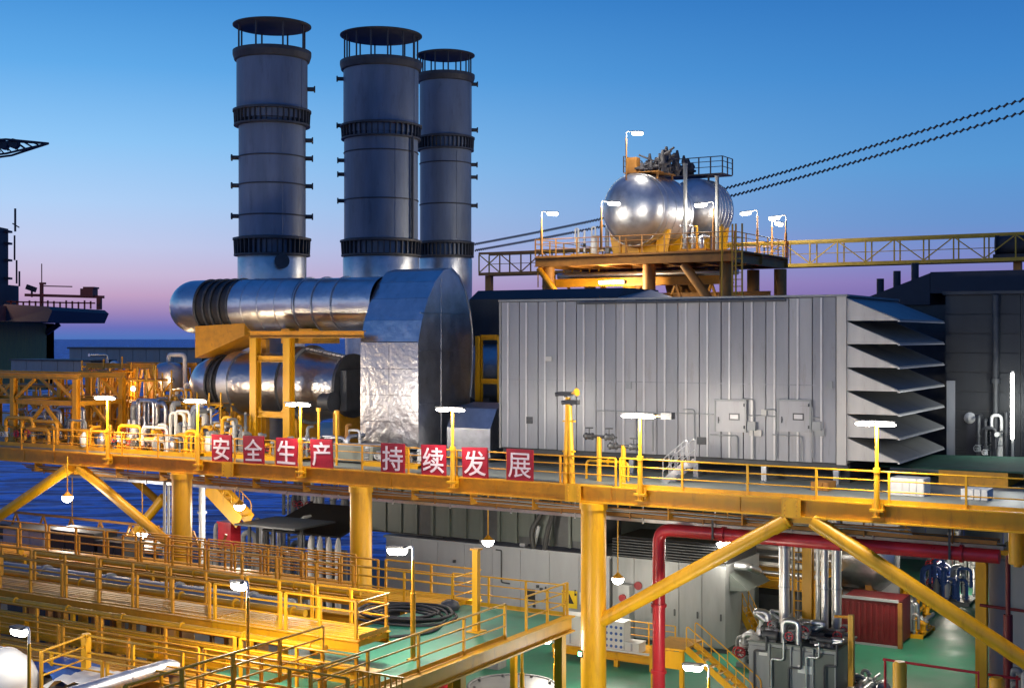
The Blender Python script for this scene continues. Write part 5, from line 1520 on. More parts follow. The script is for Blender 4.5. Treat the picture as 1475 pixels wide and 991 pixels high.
# long work platform with cartons, below the generator house
wb = 5.8
x0, x1 = A(795, wb), A(946, wb)
zp = Z(936, A(860, wb), wb)
T = Thing('work_platform', 'low yellow work platform behind the middle column with cartons on it', 'platform', ((x0 + x1) / 2, wb, ZL))
for i in range(5):
    T.part('floor_plank', MB().box(x0, x1, wb + i * .42, wb + i * .42 + .38, zp - .06, zp), 'yellow')
T.part('edge_beam', MB().ibeam((x0, wb + .05, zp - .2), (x1, wb + .05, zp - .2), .16, .26, .03), 'yellow')
for t in (.03, .3, .62, .95):
    x = x0 + (x1 - x0) * t
    T.part('leg', MB().bar((x, wb + .1, ZL), (x, wb + .1, zp - .33), .2, .2), 'yellow')
T.part('brace_rail', MB().bar((x0, wb + .1, ZL + .7), (x1, wb + .1, ZL + .7), .08, .08), 'white')
rail_parts(T, (x0, wb + 2.0, zp), (x1, wb + 2.0, zp), 1.0, 1.3, 'yellow', .025, toe=False)
for i, (px, w, h, m, lab) in enumerate([(826, .55, 1.3, 'white', 'pale blue white carton on the work platform left of the column'), (888, .5, 1.25, 'white', 'white carton with blue spots on the work platform right of the column'),
                                        (790, .4, .6, 'white', 'low white bag at the left end of the work platform'), (914, .35, .4, 'white', 'small white box right of the spotted carton')]):
    x = A(px, wb + .6)
    T = Thing('carton', lab, 'carton', (x, wb + .6, zp), 'cartons on the work platform')
    T.part('body', MB().box(x - w, x + w, wb + .3, wb + 1.0, zp, zp + h), m)
    if i == 1:
        for u in range(4):
            for v in range(4):
                T.part('spot', MB().cyl((x - w + .15 + u * .24, wb + .299, zp + .2 + v * .28), (x - w + .15 + u * .24, wb + .285, zp + .2 + v * .28), .07, n=8), 'blue')
    else:
        T.part('tape', MB().box(x - .04, x + .04, wb + .28, wb + .299, zp, zp + h), 'pale')
    T.part('lid', MB().box(x - w - .02, x + w + .02, wb + .28, wb + 1.02, zp + h + .002, zp + h + .05), m)
T = Thing('grey_post', 'short grey concrete block standing on the green floor left of the platform', 'block', (A(712, 3), 3, ZL))
x = A(712, 3)
T.part('body', MB().box(x - .42, x + .38, 2.7, 3.4, ZL, Z(920, x, 3)), 'grey')
T.part('cap', MB().box(x - .46, x + .42, 2.66, 3.44, Z(920, x, 3) + .003, Z(920, x, 3) + .06), 'pale')
T = Thing('floor_hatch', 'round blue grey tank lid on the green floor at the bottom centre', 'tank', (A(735, -2.5), -2.5, ZL))
x = A(738, -2.5)
T.part('drum', MB().cyl((x, -2.5, ZL), (x, -2.5, ZL + 1.0), 1.75, n=40), 'navy')
T.part('rim', MB().torus((x, -2.5, ZL + 1.0), (0, 0, 1), 1.72, .06, 40, 6), 'dark')
for k in range(8):
    t = R(45 * k)
    T.part('bolt', MB().cyl((x + 1.5 * math.cos(t), -2.5 + 1.5 * math.sin(t), ZL + 1.0), (x + 1.5 * math.cos(t), -2.5 + 1.5 * math.sin(t), ZL + 1.1), .06, n=6), 'dark')
T = Thing('fire_hydrant', 'red barrel under the walkway at the bottom centre', 'barrel', (A(642, -4.5), -4.5, ZL))
x = A(642, -4.5)
T.part('barrel', MB().lathe((x, -4.5, ZL), [(.55, 0), (.6, .1), (.6, 1.6), (.5, 2.0), (.2, 2.15)], 20), 'red')
T.part('hoop', MB().torus((x, -4.5, ZL + 1.0), (0, 0, 1), .61, .04, 20, 5), 'red')

# right side under deck ------------------------------------------------
b = 15.5
x0, x1 = A(1210, b), A(1293, b)
zt_ = Z(860, x0, b)
T = Thing('red_container', 'dark red container with a pale top rail on the green floor', 'container', ((x0 + x1) / 2, b, ZL))
T.part('body', MB().box(x0, x1, b + .05, b + 2.4, ZL + .1, zt_), 'redbox')
n = 10
for i in range(n):
    u = x0 + (x1 - x0) * i / n
    T.part('corrugation', MB().box(u + .03, u + (x1 - x0) / n * .55, b, b + .048, ZL + .2, zt_ - .15), 'redbox')
T.part('top_rail', MB().box(x0 - .03, x1 + .03, b - .03, b + .12, zt_ + .003, zt_ + .12), 'pale')
T.part('bottom_rail', MB().box(x0, x1, b - .02, b + .1, ZL, ZL + .098), 'pale')
T.part('corner_post', MB().box(x1 + .01, x1 + .2, b - .02, b + .16, ZL, zt_), 'brown')
b = 20
x0, x1 = A(1195, b), A(1270, b)
zc = Z(800, A(1230, b), b)
T = Thing('floor_tank', 'big pale horizontal tank above the red container', 'tank', ((x0 + x1) / 2, b, ZL))
T.part('shell', MB().lathe((x0, b, zc), [(.3, -.6), (1.1, -.45), (1.6, 0), (1.6, x1 - x0), (1.2, x1 - x0 + .5), (.5, x1 - x0 + .75)], 36, (1, 0, 0)), 'silver_rough')
for t in (.2, .85):
    T.part('saddle', MB().box(x0 + (x1 - x0) * t - .15, x0 + (x1 - x0) * t + .15, b - 1, b + 1, ZL, zc - 1.2), 'brown')
for i, (p0, p1, b, h, sd, m, lab) in enumerate([(1318, 1396, 27, 2.3, 21, 'blue', 'blue and white pump skid far back on the green floor'), (1300, 1330, 18, 1.6, 22, 'silver_rough', 'jumble of small pipes beside the red container'),
                                               (1255, 1300, 21, 2.2, 23, 'yellow', 'orange pipe rack behind the red container'), (1205, 1255, 5, 1.0, 24, 'silver_rough', 'low pipe and pump at the right of the grey machine'),
                                               (1440, 1490, 3.5, 2.4, 25, 'grey', 'dark pipes in the bottom right corner behind the brace'), (1060, 1110, 8.5, 1.5, 26, 'silver_rough', 'small pale pipes behind the pump machine')]):
    pipework('pump_skid', lab, (A(p0, b), A(p1, b), b, b + 2.4, ZL, ZL + h), 14, sd, m, (.06, .16), 'pump skid', 'yellow' if i in (1, 2) else 'grey', valves=5)
b = 6.0
x0 = A(1424, b)
T = Thing('side_cabin', 'pale grey cabin wall at the lower right edge with red pipe before it', 'building', (x0 + 2, b, ZL))
T.part('core', MB().box(x0 + .05, x0 + 6, b + .06, b + 9, ZL, Z(806, x0, b) - .02), 'grey')
for i in range(4):
    T.part('wall_panel', MB().box(x0 + i * 1.3, x0 + i * 1.3 + 1.28, b, b + .055, ZL + .1, Z(806, x0, b)), 'pale')
T.part('end_panel', MB().box(x0 - .02, x0 + .045, b + .1, b + 9, ZL, Z(806, x0, b)), 'white')
T.part('roof', MB().box(x0 - .1, x0 + 6, b - .1, b + 9.1, Z(806, x0, b) + .003, Z(806, x0, b) + .12), 'grey')
x = A(1414, 5.4)
T = Thing('corner_post', 'yellow square post at the corner of the pale cabin', 'post', (x, 5.4, ZL))
T.part('post', MB().ibeam((x, 5.4, ZL), (x, 5.4, Z(800, x, 5.4)), .4, .34, .04), 'yellow')
T.part('beam', MB().bar((A(1388, 5.4), 5.4, Z(797, x, 5.4) + .1), (A(1468, 5.4), 5.4, Z(797, x, 5.4) + .1), .16, .18), 'yellow')
x = A(1452, 4.8)
T = Thing('red_standpipe', 'thin dark red standpipe before the pale cabin wall', 'pipe', (x, 4.8, ZL))
T.part('pipe', MB().cyl((x, 4.8, ZL), (x, 4.8, Z(800, x, 4.8)), .09, n=10).cyl((x, 4.8, ZL), (x, 4.8, Z(885, x, 4.8)), .17, n=10), 'redbox')
T.part('cross_pipe', MB().tube([(x - 1.0, 4.8, Z(875, x, 4.8)), (x + 1.0, 4.8, Z(878, x, 4.8))], .06, 8), 'redbox')
T = Thing('low_barrier', 'low red barrier rail crossing the green floor at the lower right', 'railing', (A(1340, 2.5), 2.5, ZL))
zr = Z(950, A(1280, 2.5), 2.5)
T.part('rail', MB().cyl((A(1272, 2.5), 2.5, zr), (A(1470, 2.5), 2.5, zr - .1), .05, n=8), 'red')
for px in (1275, 1410, 1465):
    T.part('post', MB().cyl((A(px, 2.5), 2.5, ZL), (A(px, 2.5), 2.5, zr), .05, n=8), 'red')
for i, (px, b, y0, w, lab) in enumerate([(1226, 4.2, 885, .2, 'yellow post with small arm left of the green floor'), (1417, 2.0, 900, .24, 'orange square post at the lower right below the brace'), (1296, .6, 952, .34, 'stubby yellow bollard at the bottom edge on the green floor'), (1436, 1.4, 975, .38, 'stubby yellow bollard at the bottom right corner')]):
    x = A(px, b)
    zt_ = Z(y0, x, b)
    T = Thing('bollard' if i > 1 else 'short_post', lab, 'post', (x, b, ZL), 'yellow posts on the green floor')
    T.part('post', MB().lathe((x, b, ZL), [(w * .72, 0), (w * .72, zt_ - ZL - .1), (w * .5, zt_ - ZL)], 16) if i > 1 else MB().bar((x, b, ZL), (x, b, zt_), w, w), 'yellow')
    T.part('foot', MB().box(x - w, x + w, b - w, b + w, ZL, ZL + .05), 'yellow')
    if i == 0:
        T.part('arm', MB().bar((x, b, zt_ - .1), (x - .8, b + .6, zt_ - .25), .1, .1), 'orange')
    if i == 2:
        T.part('guard', MB().bar((x + .2, b, ZL + .5), (x + 1.0, b + .3, ZL + 1.2), .07, .07).bar((x + 1.0, b + .3, ZL), (x + 1.0, b + .3, ZL + 1.2), .12, .12), 'yellow')
x = A(1466, .9)
single('hanging_stub', 'short yellow pipe stub hanging from the girder at the right edge', 'pipe', MB().cyl((x, .9, Z(812, x, .9)), (x, .9, ZD - .13), .3, n=18).cyl((x, .9, Z(816, x, .9)), (x, .9, Z(812, x, .9)), .14, n=12), 'yellow', (x, .9, Z(816, x, .9)))

# equipment seen under the left half of the girder ----------------------
for i, (p0, p1, b, z0, z1, n, sd, m, lab) in enumerate([
        (300, 360, 8, ZL, -10.2, 12, 41, 'white', 'white pipes and bottles below the stair at left under the deck'),
        (362, 440, 9, ZL, -9.7, 16, 42, 'silver_rough', 'dense grey valves and pipes under the deck left of the second column'),
        (405, 500, 17, -11.5, -8.4, 14, 43, 'white', 'far white pipes against the sea under the deck')]):
    pipework('pump_skid', lab, (A(p0, b), A(p1, b), b, b + 2.4, z0, z1), n, sd, m, (.07, .18), 'pump skid', 'grey', valves=6)
T = Thing('bottle_rack', 'row of four white gas cylinders under the deck beside the second column', 'gas bottles', (A(468, 7), 7, ZL))
for k, px in enumerate((448, 461, 474, 487)):
    x = A(px, 7)
    T.part('cylinder', MB().lathe((x, 7, ZL + .2), [(.15, 0), (.16, .1), (.16, 3.6), (.11, 3.9), (.05, 4.05)], 16), 'white')
T.part('rack', MB().box(A(440, 7), A(495, 7), 7.25, 7.32, ZL, ZL + 3.6).box(A(440, 7), A(495, 7), 6.7, 7.3, ZL, ZL + .18), 'grey')
T.part('bar', MB().box(A(440, 7), A(495, 7), 6.72, 6.76, ZL + 2.6, ZL + 2.7), 'orange')
x = A(323, 6.5)
T = Thing('fire_box', 'small red box on the deck edge right of the left column', 'box', (x, 6.5, ZL))
T.part('stand', MB().box(x - .3, x + .3, 6.6, 7.2, ZL, -11.3), 'grey')
T.part('body', MB().box(x - .45, x + .45, 6.5, 7.3, -11.3, -10.0), 'red')
T.part('lid', MB().box(x - .5, x + .5, 6.45, 7.35, -9.998, -9.9), 'red')
x = A(291, 3.5)
T = Thing('white_riser', 'white riser pipe just right of the left column in front of the sea', 'pipe', (x, 3.5, ZL))
T.part('pipe', MB().cyl((x, 3.5, ZL), (x, 3.5, ZD - .13), .16, n=14), 'white')
T.part('flange', MB().cyl((x, 3.5, -9), (x, 3.5, -8.9), .24, n=14), 'white')
for px, bq in ((237, 2.2), (243, 2.6)):
    x = A(px, bq)
    single('thin_riser', 'pale thin riser pipe left of the left column, %s of two' % ('outer' if px < 240 else 'inner'), 'pipe', MB().cyl((x, bq, ZL), (x, bq, ZD - .13), .08, n=10), 'pale', (x, bq, ZL), 'thin risers')
stairs((A(345, 5.5), 5.5, Z(752, A(345, 5.5), 5.5)), (A(298, 5.5), 5.5, Z(702, A(298, 5.5), 5.5)), .9, 'bright yellow stairway descending from the deck in front of the sea', 'yellow', sh=.75)
zsl = Z(752, A(345, 5.5), 5.5)
T = Thing('stair_landing', 'dark landing platform at the foot of the stairway before the sea', 'platform', (A(390, 5.5), 5.5, ZL))
T.part('floor', MB().box(A(343, 5.5), A(430, 5.5), 5.2, 8.5, zsl - .12, zsl - .03), 'dark')
for px in (350, 385, 425):
    T.part('leg', MB().bar((A(px, 5.5), 6, ZL), (A(px, 5.5), 6, zsl - .12), .14, .14), 'dark')
T = Thing('canopy_roof', 'dark sloping canopy roof under the deck left of the second column', 'roof', (A(450, 9), 9, ZL))
x0, x1 = A(395, 9), A(506, 9)
zc = Z(745, A(450, 9), 9)
T.part('sheet', MB().add([(x0, 8, zc - .7), (x1, 8, zc - .7), (x1, 12, zc + .3), (x0, 12, zc + .3), (x0, 8, zc - .8), (x1, 8, zc - .8), (x1, 12, zc + .2), (x0, 12, zc + .2)],
                         [(0, 1, 2, 3), (7, 6, 5, 4), (0, 4, 5, 1), (1, 5, 6, 2), (2, 6, 7, 3), (3, 7, 4, 0)]), 'black')
for x in (x0 + .2, x1 - .2):
    T.part('post', MB().bar((x, 8.2, ZL), (x, 8.2, zc - .76), .14, .14), 'dark')

b = 41.0
T = Thing('aft_bulkhead', 'grey bulkhead closing the far end of the lower deck behind the pumps', 'wall', (A(1330, b), b, ZL))
for i in range(12):
    x0 = A(1080, b) + i * 2.4
    T.part('wall_panel', MB().box(x0, x0 + 2.36, b, b + .15, ZL, ZD - .13), 'pale' if i % 3 else 'grey')
for i, (p0, p1, b, h, sd, m, lab) in enumerate([(1215, 1290, 3.0, 1.1, 91, 'silver_rough', 'silver and dark fittings on the green floor left of the bollard'), (1330, 1400, 33, 3.0, 92, 'white', 'far white and blue pipes against the grey bulkhead'),
                                               (1085, 1150, 7.2, 2.6, 93, 'grey', 'grey valve cluster behind the boxy machine')]):
    pipework('pump_skid', lab, (A(p0, b), A(p1, b), b, b + 2.2, ZL, ZL + h), 14, sd, m, (.06, .17), 'pump skid', 'grey', valves=6)
# conduits and small lines clipped under the girder
T = Thing('conduit_bundle', 'bundle of thin pale conduits clipped below the girder above the sea and pale house', 'conduits', (-14, .5, ZD - 1.2))
for k in range(4):
    pts = [(-34 + j * 2.2, .42 + k * .12, ZD - .88 - .07 * k - .03 * math.sin(j * 1.7 + k)) for j in range(22)]
    T.part('conduit', MB().tube(pts, .03, 6), 'pale' if k % 2 else 'brown')
for j in range(15):
    T.part('clip', MB().box(-33 + j * 3.0, -32.94 + j * 3.0, .36, .86, ZD - 1.2, ZD - .69), 'orange')
# under deck lamps ------------------------------------------------------
def und(px, py, Y, lab, power, k=1.0):
    a, b = AB(px, Y)
    pendant_lamp(a, b, Z(py, a, b), ZD - .13, lab, power, k=k)
und(703, 779, 61, 'lit pendant lamp hanging before the dark duct in the middle', 190)
und(890, 833, 60, 'lit pendant lamp hanging just right of the middle column', 130)
und(1048, 781, 60, 'lit pendant lamp close above the yellow brace behind the red pipe', 260, 1.9)  # globe oversized, the glow around the lamp put into its shape
und(1305, 771, 60, 'lit pendant lamp above the green floor at right', 360)
und(97, 716, 66, 'lit pendant lamp hanging before the sea at the far left', 200)
und(104, 771, 74, 'lit pendant lamp low over the dark deck at the far left', 200)
und(345, 728, 66, 'lit pendant lamp above the yellow stairway by the sea', 350)
und(205, 768, 68, 'lit pendant lamp low beside the left column', 220)
und(1375, 792, 74, 'lit pendant lamp far back above the green floor', 220)

# ================================================================= GANGWAYS AT THE LOWER LEFT
def gangway(lab, a0, a1, b0, b1, z, m, rails=('n', 'f'), step=2.0, group='gangways at the lower left', legs=True, planks=6, end=True):
    T = Thing('gangway', lab, 'walkway', ((a0 + a1) / 2, (b0 + b1) / 2, ZL), group)
    w = (b1 - b0 - .2) / planks
    nseg = max(1, round((a1 - a0) / 6))
    for i in range(planks):
        for j in range(nseg):
            x0, x1 = a0 + (a1 - a0) * j / nseg, a0 + (a1 - a0) * (j + 1) / nseg - .03
            T.part('floor_plank', MB().box(x0, x1, b0 + .1 + i * w, b0 + .1 + (i + 1) * w - .05, z - .05, z), m)
    for b in (b0, b1):
        T.part('side_girder', MB().ibeam((a0, b, z - .2), (a1, b, z - .2), .2, .34, .03), m)
    n = max(2, round((a1 - a0) / 3))
    for i in range(n + 1):
        x = a0 + .1 + (a1 - a0 - .2) * i / n
        T.part('cross_beam', MB().box(x - .05, x + .05, b0 + .02, b1 - .02, z - .22, z - .06), m)
        if legs and i % 4 == 1:
            for b in (b0, b1):
                T.part('leg', MB().bar((x, b, ZL), (x, b, z - .37), .22, .22), m)
    ns = max(1, round((a1 - a0) / (step * 2)))
    for k in range(ns):
        u, w = a0 + (a1 - a0) * k / ns + .1, a0 + (a1 - a0) * (k + 1) / ns - .1
        if 'n' in rails:
            rail_parts(T, (u, b0, z), (w, b0, z), 1.12, step, m, .034, toe=False)
        if 'f' in rails:
            rail_parts(T, (u, b1, z), (w, b1, z), 1.12, step, m, .034, toe=False)
    if end:
        rail_parts(T, (a1, b0, z), (a1, b1, z), 1.12, 1.4, m, .03, ends=(0, 0))
    return T
aW = A(655, -6)  # gangways split into orange and yellow stretches: lamp falloff done as colour
gangway('farthest orange gangway of the lower left, in front of the columns', -34, A(512, -6), -6.0, -4.4, -9.9, 'orange', legs=True, end=False)
gangway('bright yellow end of the farthest gangway under the second column', A(512, -6) + .03, aW, -6.0, -4.2, -9.9, 'yellow', legs=True)
gangway('middle orange gangway of the lower left with twin posts', -26, A(318, -15), -15.4, -13.9, -8.9, 'orange', step=1.7, end=False)
gangway('bright yellow railed end of the middle gangway before the green deck', A(318, -15) + .03, A(517, -15.4), -15.4, -13.9, -8.9, 'yellow', step=1.7)
gangway('nearest lower yellow gangway crossing the bottom left', -9.6, 3.6, -21.8, -20.2, -10.3, 'yellow', step=2.2, rails=('f',), end=False)
gangway('low orange gangway with one rail running just before the middle gangway', -20, A(300, -18.6), -18.9, -17.4, -9.9, 'orange', step=2.6, rails=('n', 'f'), end=False)
gangway('low bright yellow end of the gangway just before the middle one', A(300, -18.6) + .03, A(478, -18.6), -18.9, -17.4, -9.9, 'yellow', step=2.6, rails=('n', 'f'))
gangway('narrow orange gangway close behind the farthest one, right of the dark box', A(182, -3.2), A(498, -3.2), -3.5, -2.4, -10.2, 'orange', step=1.9, planks=4, end=False)
T = Thing('side_railing', 'yellow railing climbing away at the bottom centre left of the barred gate', 'railing', (.2, -20, -9.3))
rail_parts(T, (.2, -24.5, -9.3), (.2, -17.2, -9.3), 1.15, 1.8, 'yellow', .036)
for (x, b) in ((.2, -17.2), (.2, -20.8)):
    T.part('stanchion', MB().bar((x, b, ZL), (x, b, -9.3), .18, .18), 'yellow')
# extra long girders between them
for k, (b, z, m, lab) in enumerate([(-8.2, -10.4, 'orange', 'long orange box girder between the far and middle gangways'), (-12.2, -10.0, 'orange', 'long orange box girder just behind the middle gangway'),
                                    (-16.4, -9.75, 'yellow', 'long yellow girder between the two nearer gangways'), (-18.6, -11.7, 'redbox', 'dark red girder low between the near and middle gangways')]):
    T = Thing('long_girder', lab, 'girder', (-12, b, ZL), 'long girders at the lower left')
    a1 = {0: A(560, b), 1: A(430, b), 2: A(545, b), 3: A(470, b)}[k]
    T.part('beam', MB().ibeam((-32 if k < 2 else -20, b, z), (a1, b, z), .4, .7, .05), m)
    for i in range(7):
        x = -30 + i * 4.6 if k < 2 else -19 + i * 3
        if x < a1 - .5:
            T.part('stiffener', MB().box(x - .03, x + .03, b - .2, b - .02, z - .3, z + .3), m)
            if i % 2 == 0:
                T.part('leg', MB().bar((x, b, ZL), (x, b, z - .36), .25, .25), m)
for k, (b, z, r_, p1, m, lab) in enumerate([(-7.2, -9.5, .1, 520, 'yellow', 'thin yellow pipe running between the far gangway and fat grey pipe'), (-11.4, -9.4, .13, 440, 'yellow', 'yellow pipe close behind the middle gangway'),
                                          (-12.9, -9.5, .1, 400, 'brown', 'brown pipe tucked against the middle gangway'), (-16.0, -9.1, .09, 470, 'yellow', 'thin yellow pipe in front of the middle gangway'),
                                          (-19.6, -10.4, .12, 430, 'redbox', 'dark red pipe below the low gangway'), (-20.0, -10.2, .1, 450, 'yellow', 'thin yellow pipe below the low gangway')]):
    T = Thing('slim_pipe', lab, 'pipe', (-10, b, z), 'slim pipes at the lower left')
    xe = A(p1, b)
    T.part('pipe', MB().cyl((-24, b, z), (xe, b, z), r_, n=10), m)
    for i in range(8):
        x = xe - .6 - i * 2.6
        T.part('clamp', MB().cyl((x, b, z), (x + .08, b, z), r_ * 1.5, n=10), m)
        if i % 3 == 1:
            T.part('stool', MB().bar((x + .3, b, ZL), (x + .3, b, z - r_), .12, .12), m)
# grey pipes lying between
for k, (b, z, r, p1, lab) in enumerate([(-9.6, -9.75, .32, 420, 'fat grey pipe lying along the far gangway'), (-10.6, -9.85, .26, 405, 'second grey pipe lying nearer beside the fat one'), (-16.6, -10.6, .12, 500, 'thin grey pipe under the front edge of the middle gangway')]):
    T = Thing('long_pipe', lab, 'pipe', (-12, b, z), 'long pipes at the lower left')
    T.part('pipe', MB().cyl((-26, b, z), (A(p1, b), b, z), r, n=18), 'grey')
    for i in range(6):
        x = -24 + i * 3.7
        if x < A(p1, b) - .5:
            T.part('flange', MB().cyl((x, b, z), (x + .12, b, z), r * 1.3, n=18), 'grey')
            T.part('support', MB().box(x + .4, x + .55, b - r, b + r, ZL, z - r * .85), 'brown')
# cabinets behind the far gangway
for k, (p0, p1, b, z0, z1, m, lab) in enumerate([(4, 62, -2.6, -11.2, -9.55, 'pale', 'pale cabinet with doors behind the far gangway at the left edge'), (72, 136, -2.6, -11.2, -9.4, 'black', 'black cabinet with a small lit dial behind the far gangway'),
                                                (140, 176, -2.6, -11.2, -9.7, 'dark', 'dark box right of the black cabinet behind the far gangway')]):
    x0, x1 = A(p0, b), A(p1, b)
    T = Thing('cabinet', lab, 'cabinet', ((x0 + x1) / 2, b, ZL), 'cabinets behind the far gangway')
    T.part('body', MB().box(x0, x1, b + .05, b + 1.4, z0, z1), m)
    for i in range(3):
        u, w = x0 + (x1 - x0) * i / 3, x0 + (x1 - x0) * (i + 1) / 3
        d = T.part('door', MB().box(u + .02, w - .02, b, b + .045, z0 + .05, z1 - .05), m)
        T.part('handle', MB().box(w - .15, w - .1, b - .04, b, (z0 + z1) / 2 - .1, (z0 + z1) / 2 + .1), 'orange' if k == 0 else 'pale', d)
    T.part('stand', MB().box(x0 + .1, x1 - .1, b + .2, b + 1.2, ZL, z0), 'dark')
    T.part('roof', MB().box(x0 - .06, x1 + .06, b - .08, b + 1.5, z1 + .003, z1 + .07), 'dark')
# dark low lattice / hoses behind
T = Thing('dark_truss', 'dark low truss with pipes along the far left under the deck', 'truss', (A(80, 2), 2.6, ZL))
for k in range(3):
    T.part('long_pipe', MB().cyl((A(-20, 2), 2 + k * .5, -11 + k * .15), (A(225, 2), 2 + k * .5, -11 + k * .15), .16, n=10), 'dark')
for i in range(16):
    x = A(-10, 2) + i * 1.1
    T.part('strut', MB().bar((x, 2.2, -10.8), (x + (.55 if i % 2 else -.55), 2.2, -9.7), .09, .09), 'brown')
T.part('chord', MB().bar((A(-20, 2), 2.2, -9.65), (A(225, 2), 2.2, -9.65), .12, .12), 'brown')
for px in (0, 110, 215):
    T.part('leg', MB().bar((A(px, 2), 2.4, ZL), (A(px, 2), 2.4, -11.1), .25, .25), 'dark')

# green raised deck with its yellow kerb and rails
gz = -9.9
struct('green_landing', MB().box(-3.6, 1.55, -17.5, -5.3, gz - .1, gz - .003), 'green')
T = Thing('landing_kerb', 'thick yellow kerb beam with handrail edging the green landing', 'railing', (1.7, -11, gz - .5))
T.part('kerb_beam', MB().ibeam((1.75, -20, gz - .22), (1.75, -5.2, gz - .22), .34, .55, .05), 'yellow')
rail_parts(T, (1.65, -19.5, gz + .06), (1.65, -9.6, gz + .06), 1.15, 2.3, 'yellow', .034)
rail_parts(T, (1.65, -8.2, gz + .06), (1.65, -5.3, gz + .06), 1.15, 1.4, 'yellow', .034, toe=False)
for b in (-19, -12.5, -6):
    T.part('leg', MB().bar((1.75, b, ZL), (1.75, b, gz - .5), .3, .3), 'yellow')
T = Thing('back_railing', 'yellow railing at the back edge of the green landing by the pale house', 'railing', (-1, -5.2, gz))
rail_parts(T, (-3.2, -5.25, gz), (1.5, -5.25, gz), 1.1, 1.5, 'yellow', .03)
T.part('fascia_beam', MB().ibeam((-3.6, -5.2, gz - .24), (1.5, -5.2, gz - .24), .2, .42, .03), 'yellow')
for x in (-3.3, -.6):
    T.part('leg', MB().bar((x, -5.2, ZL), (x, -5.2, gz - .46), .2, .2), 'yellow')
x, b = A(686, -8.9), -8.9
T = Thing('tall_post', 'tall square yellow post rising from the kerb of the green landing', 'post', (x, b, gz))
T.part('post', MB().bar((x, b, gz), (x, b, Z(792, x, b)), .2, .2), 'yellow')
T.part('cap', MB().box(x - .16, x + .16, b - .16, b + .16, Z(792, x, b) + .002, Z(792, x, b) + .06), 'orange')
T.part('foot', MB().box(x - .25, x + .25, b - .25, b + .25, gz, gz + .04), 'yellow')
# gate panel of small bars in front
T = Thing('gate', 'small yellow barred gate at the bottom centre below the lamp pole', 'gate', (A(545, -18), -18, gz))
for k in range(9):
    x = A(515 + k * 8, -18.2)
    T.part('bar', MB().cyl((x, -18.2, gz), (x, -18.2, gz + .95), .025, n=6), 'yellow')
T.part('top_bar', MB().bar((A(512, -18.2), -18.2, gz + .97), (A(582, -18.2), -18.2, gz + .97), .05, .05), 'yellow')
T.part('bottom_bar', MB().bar((A(512, -18.2), -18.2, gz + .12), (A(582, -18.2), -18.2, gz + .12), .05, .05), 'yellow')
# hose coils on the landing
x, b = A(565, -9), -8.2
T = Thing('hose_coil', 'coil of black hose lying on the green landing behind the gangway end', 'hose', (x, b, gz))
rnd = random.Random(3)
for k in range(7):
    pts = []
    rr = .75 + k * .13
    for i in range(33):
        t = i / 32 * 2 * math.pi
        pts.append((x + 1.25 * rr * math.cos(t) + rnd.uniform(-.03, .03), b + rr * math.sin(t), gz + .05 + (k % 3) * .08 + .03 * math.sin(3 * t + k)))
    T.part('loop', MB().tube(pts, .05, 6), 'black')
T.part('tail', MB().tube(fillet([(x + 1.8, b - .3, gz + .05), (x + 2.4, b - 1.8, gz + .05), (x + 1.2, b - 3.4, gz + .05), (x - .4, b - 3.9, gz + .05)], 1.0), .05, 6), 'black')
for i, (px, b, s, m, lab) in enumerate([(648, -6.4, .35, 'dark', 'dark machine part at the back of the green landing'), (420, -12.9, .45, 'white', 'white sack resting behind the yellow gangway end')]):
    x = A(px, b)
    single('bundle', lab, 'bundle', MB().lathe((x, b, gz), [(s * .9, 0), (s * 1.1, s * .3), (s * .9, s * .8), (s * .4, s * 1.05)], 9).box(x - s, x + s * .6, b - s * .7, b + s * .7, gz, gz + s * .5), m, (x, b, gz), 'bundles on the landing')

# bottom left corner: tank, silver pipe, tarpaulin
x, b = A(8, -21.5), -21.5
T = Thing('white_tank', 'white rounded tank end in the bottom left corner', 'tank', (x, b, ZL))
zc = Z(985, x, b)
T.part('shell', MB().lathe((x - 1.2, b, zc), [(.95, -2.5), (1.0, 0), (1.0, 1.0), (.92, 1.45), (.7, 1.8), (.35, 2.0), (.02, 2.05)], 30, (1, 0, 0)), 'white')
T.part('band', MB().torus((x - .2, b, zc), (1, 0, 0), 1.0, .03, 30, 6), 'silver_rough')
T.part('saddle', MB().box(x - 1.8, x - 1.4, b - .8, b + .8, ZL, zc - .7), 'grey')
T.part('saddle', MB().box(x - .5, x - .1, b - .8, b + .8, ZL, zc - .7), 'grey')
b = -19.2
x0, x1 = A(70, b), A(256, b)
T = Thing('silver_pipe', 'fat lagged silver pipe with an elbow at the bottom left', 'pipe', (x1, b, ZL))
zz = Z(957, x1, b)
T.part('pipe', MB().tube(fillet([(x1 - .3, b - 9, zz - .1), (x1, b, zz), (x1, b, ZL)], .5, 8), .24, 20), 'silver_rough')
for t in (.3, .55, .8):
    c = lerp((x1 - .3, b - 9, zz - .1), (x1, b, zz), t)
    d = (Vector((x1, b, zz)) - Vector((x1 - .3, b - 9, zz - .1))).normalized()
    T.part('lagging_band', MB().cyl(c - d * .03, c + d * .03, .25, n=20), 'silver')
x, b = A(70, -20.4), -20.0
T = Thing('tarpaulin', 'crumpled blue tarpaulin at the bottom left beside the white tank', 'tarpaulin', (x, b, ZL))
vs, fs = [], []
rnd = random.Random(9)
zc = Z(955, x, b)
for i in range(9):
    for j in range(7):
        vs.append((x - 1.1 + i * .27, b - .8 + j * .27, zc + rnd.uniform(-.12, .16) - .05 * ((i - 4) ** 2 / 4 + (j - 3) ** 2 / 3)))
for i in range(8):
    for j in range(6):
        k = i * 7 + j
        fs.append((k, k + 7, k + 8, k + 1))
T.part('cloth', MB().add(vs, fs, True), 'blue')
T.part('load_under', MB().box(x - .8, x + .8, b - .5, b + .5, ZL, zc - .3), 'grey')
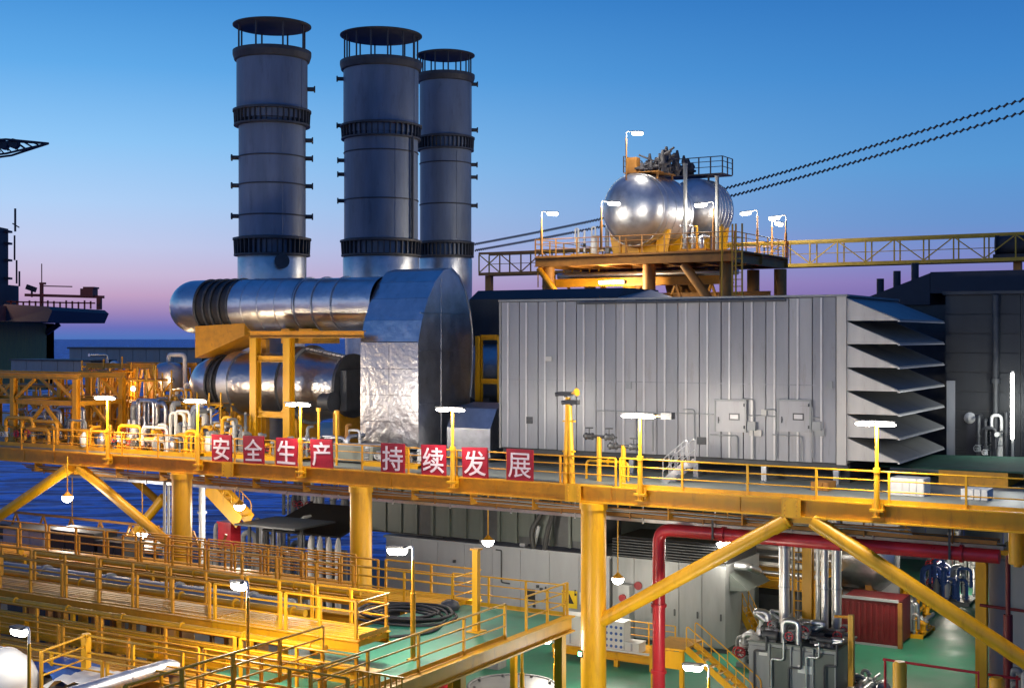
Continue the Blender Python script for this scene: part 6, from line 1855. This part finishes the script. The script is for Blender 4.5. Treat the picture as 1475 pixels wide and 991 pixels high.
T.part('white_sheet', MB().add([(p[0] + 1.5, p[1] - .2, p[2] - .05) for p in vs], fs, True), 'white')
T = Thing('red_platform', 'red painted beams behind the blue tarpaulin at the lower left', 'beam', (A(90, -18.9), -18.9, ZL))
for k in range(3):
    zz = -10.55 - .22 * k
    T.part('red_beam', MB().bar((A(25, -19), -19.2 + k * .2, zz), (A(135, -19), -19.2 + k * .2, zz), .2, .18), 'red')
for px in (35, 125):
    T.part('leg', MB().bar((A(px, -19), -19, ZL), (A(px, -19), -19, -11.1), .2, .2), 'redbox')
T = Thing('corner_railing', 'yellow rail turning the corner above the red beams at the lower left', 'railing', (-7, -20.5, -10.3))
p, q = (A(124, -19.8), -19.8, -9.75), (A(68, -21.6), -21.8, -9.75)
rail_parts(T, p, q, 1.1, 1.6, 'yellow', .034, toe=False)
rail_parts(T, p, (p[0] + 9.5, -19.8, -9.75), 1.1, 2.0, 'yellow', .034, ends=(0, 1), toe=False, mids=1)
T.part('corner_post', MB().bar((p[0], p[1], ZL), (p[0], p[1], -8.6), .2, .2), 'yellow')
T.part('pedestal', MB().bar((q[0], q[1], ZL), (q[0], q[1], -9.75), .22, .22), 'yellow')
pipework('pipework', 'jumble of pipes and fittings under the rail at the bottom left', (A(95, -21), A(330, -21), -22, -19.4, ZL, -11.0), 16, 71, 'silver_rough', (.06, .16), frame_m='orange')

# lamps of this corner ----------------------------------------------------
def low(px, py, Y, z0, d, lab, power, m='yellow'):
    a, b = AB(px, Y)
    zt = Z(py, a, b)
    swan_lamp(a, b, z0, zt - z0, d, lab, power, 'swan neck lamps on the lower level', m, .3)
low(595, 790, 40.5, gz, (-1, .15), 'lit swan neck lamp on a white topped pole on the green landing', 480)
low(357, 842, 36.4, ZL, (-1, .5), 'lit lamp on a yellow pole before the middle gangway', 520)
low(752, 905, 47.6, ZL, (-1, .3), 'lit lamp on a yellow pole at the bottom centre, left of two', 330)
low(800, 921, 52.5, ZL, (-1, .3), 'lit lamp on a yellow pole at the bottom centre, right of two', 260)
low(1021, 960, 46.3, ZL, (-1, .2), 'lit lamp on a yellow pole in front of the looped stair rail', 420)
low(42, 908, 36.0, ZL, (-1, .3), 'lit lamp low at the left edge above the white tank', 40)
x = A(838, -.4)
T = Thing('exit_light', 'small glowing green indicator on the foot of the middle column', 'light', (x, -.55, Z(945, x, -.5)))
T.part('housing', MB().box(x - .1, x + .1, -.56, -.5, Z(946, x, -.5), Z(936, x, -.5)), 'dark')
T.part('lens', MB().box(x - .07, x + .07, -.58, -.562, Z(944, x, -.5), Z(938, x, -.5)), 'lampgreen')
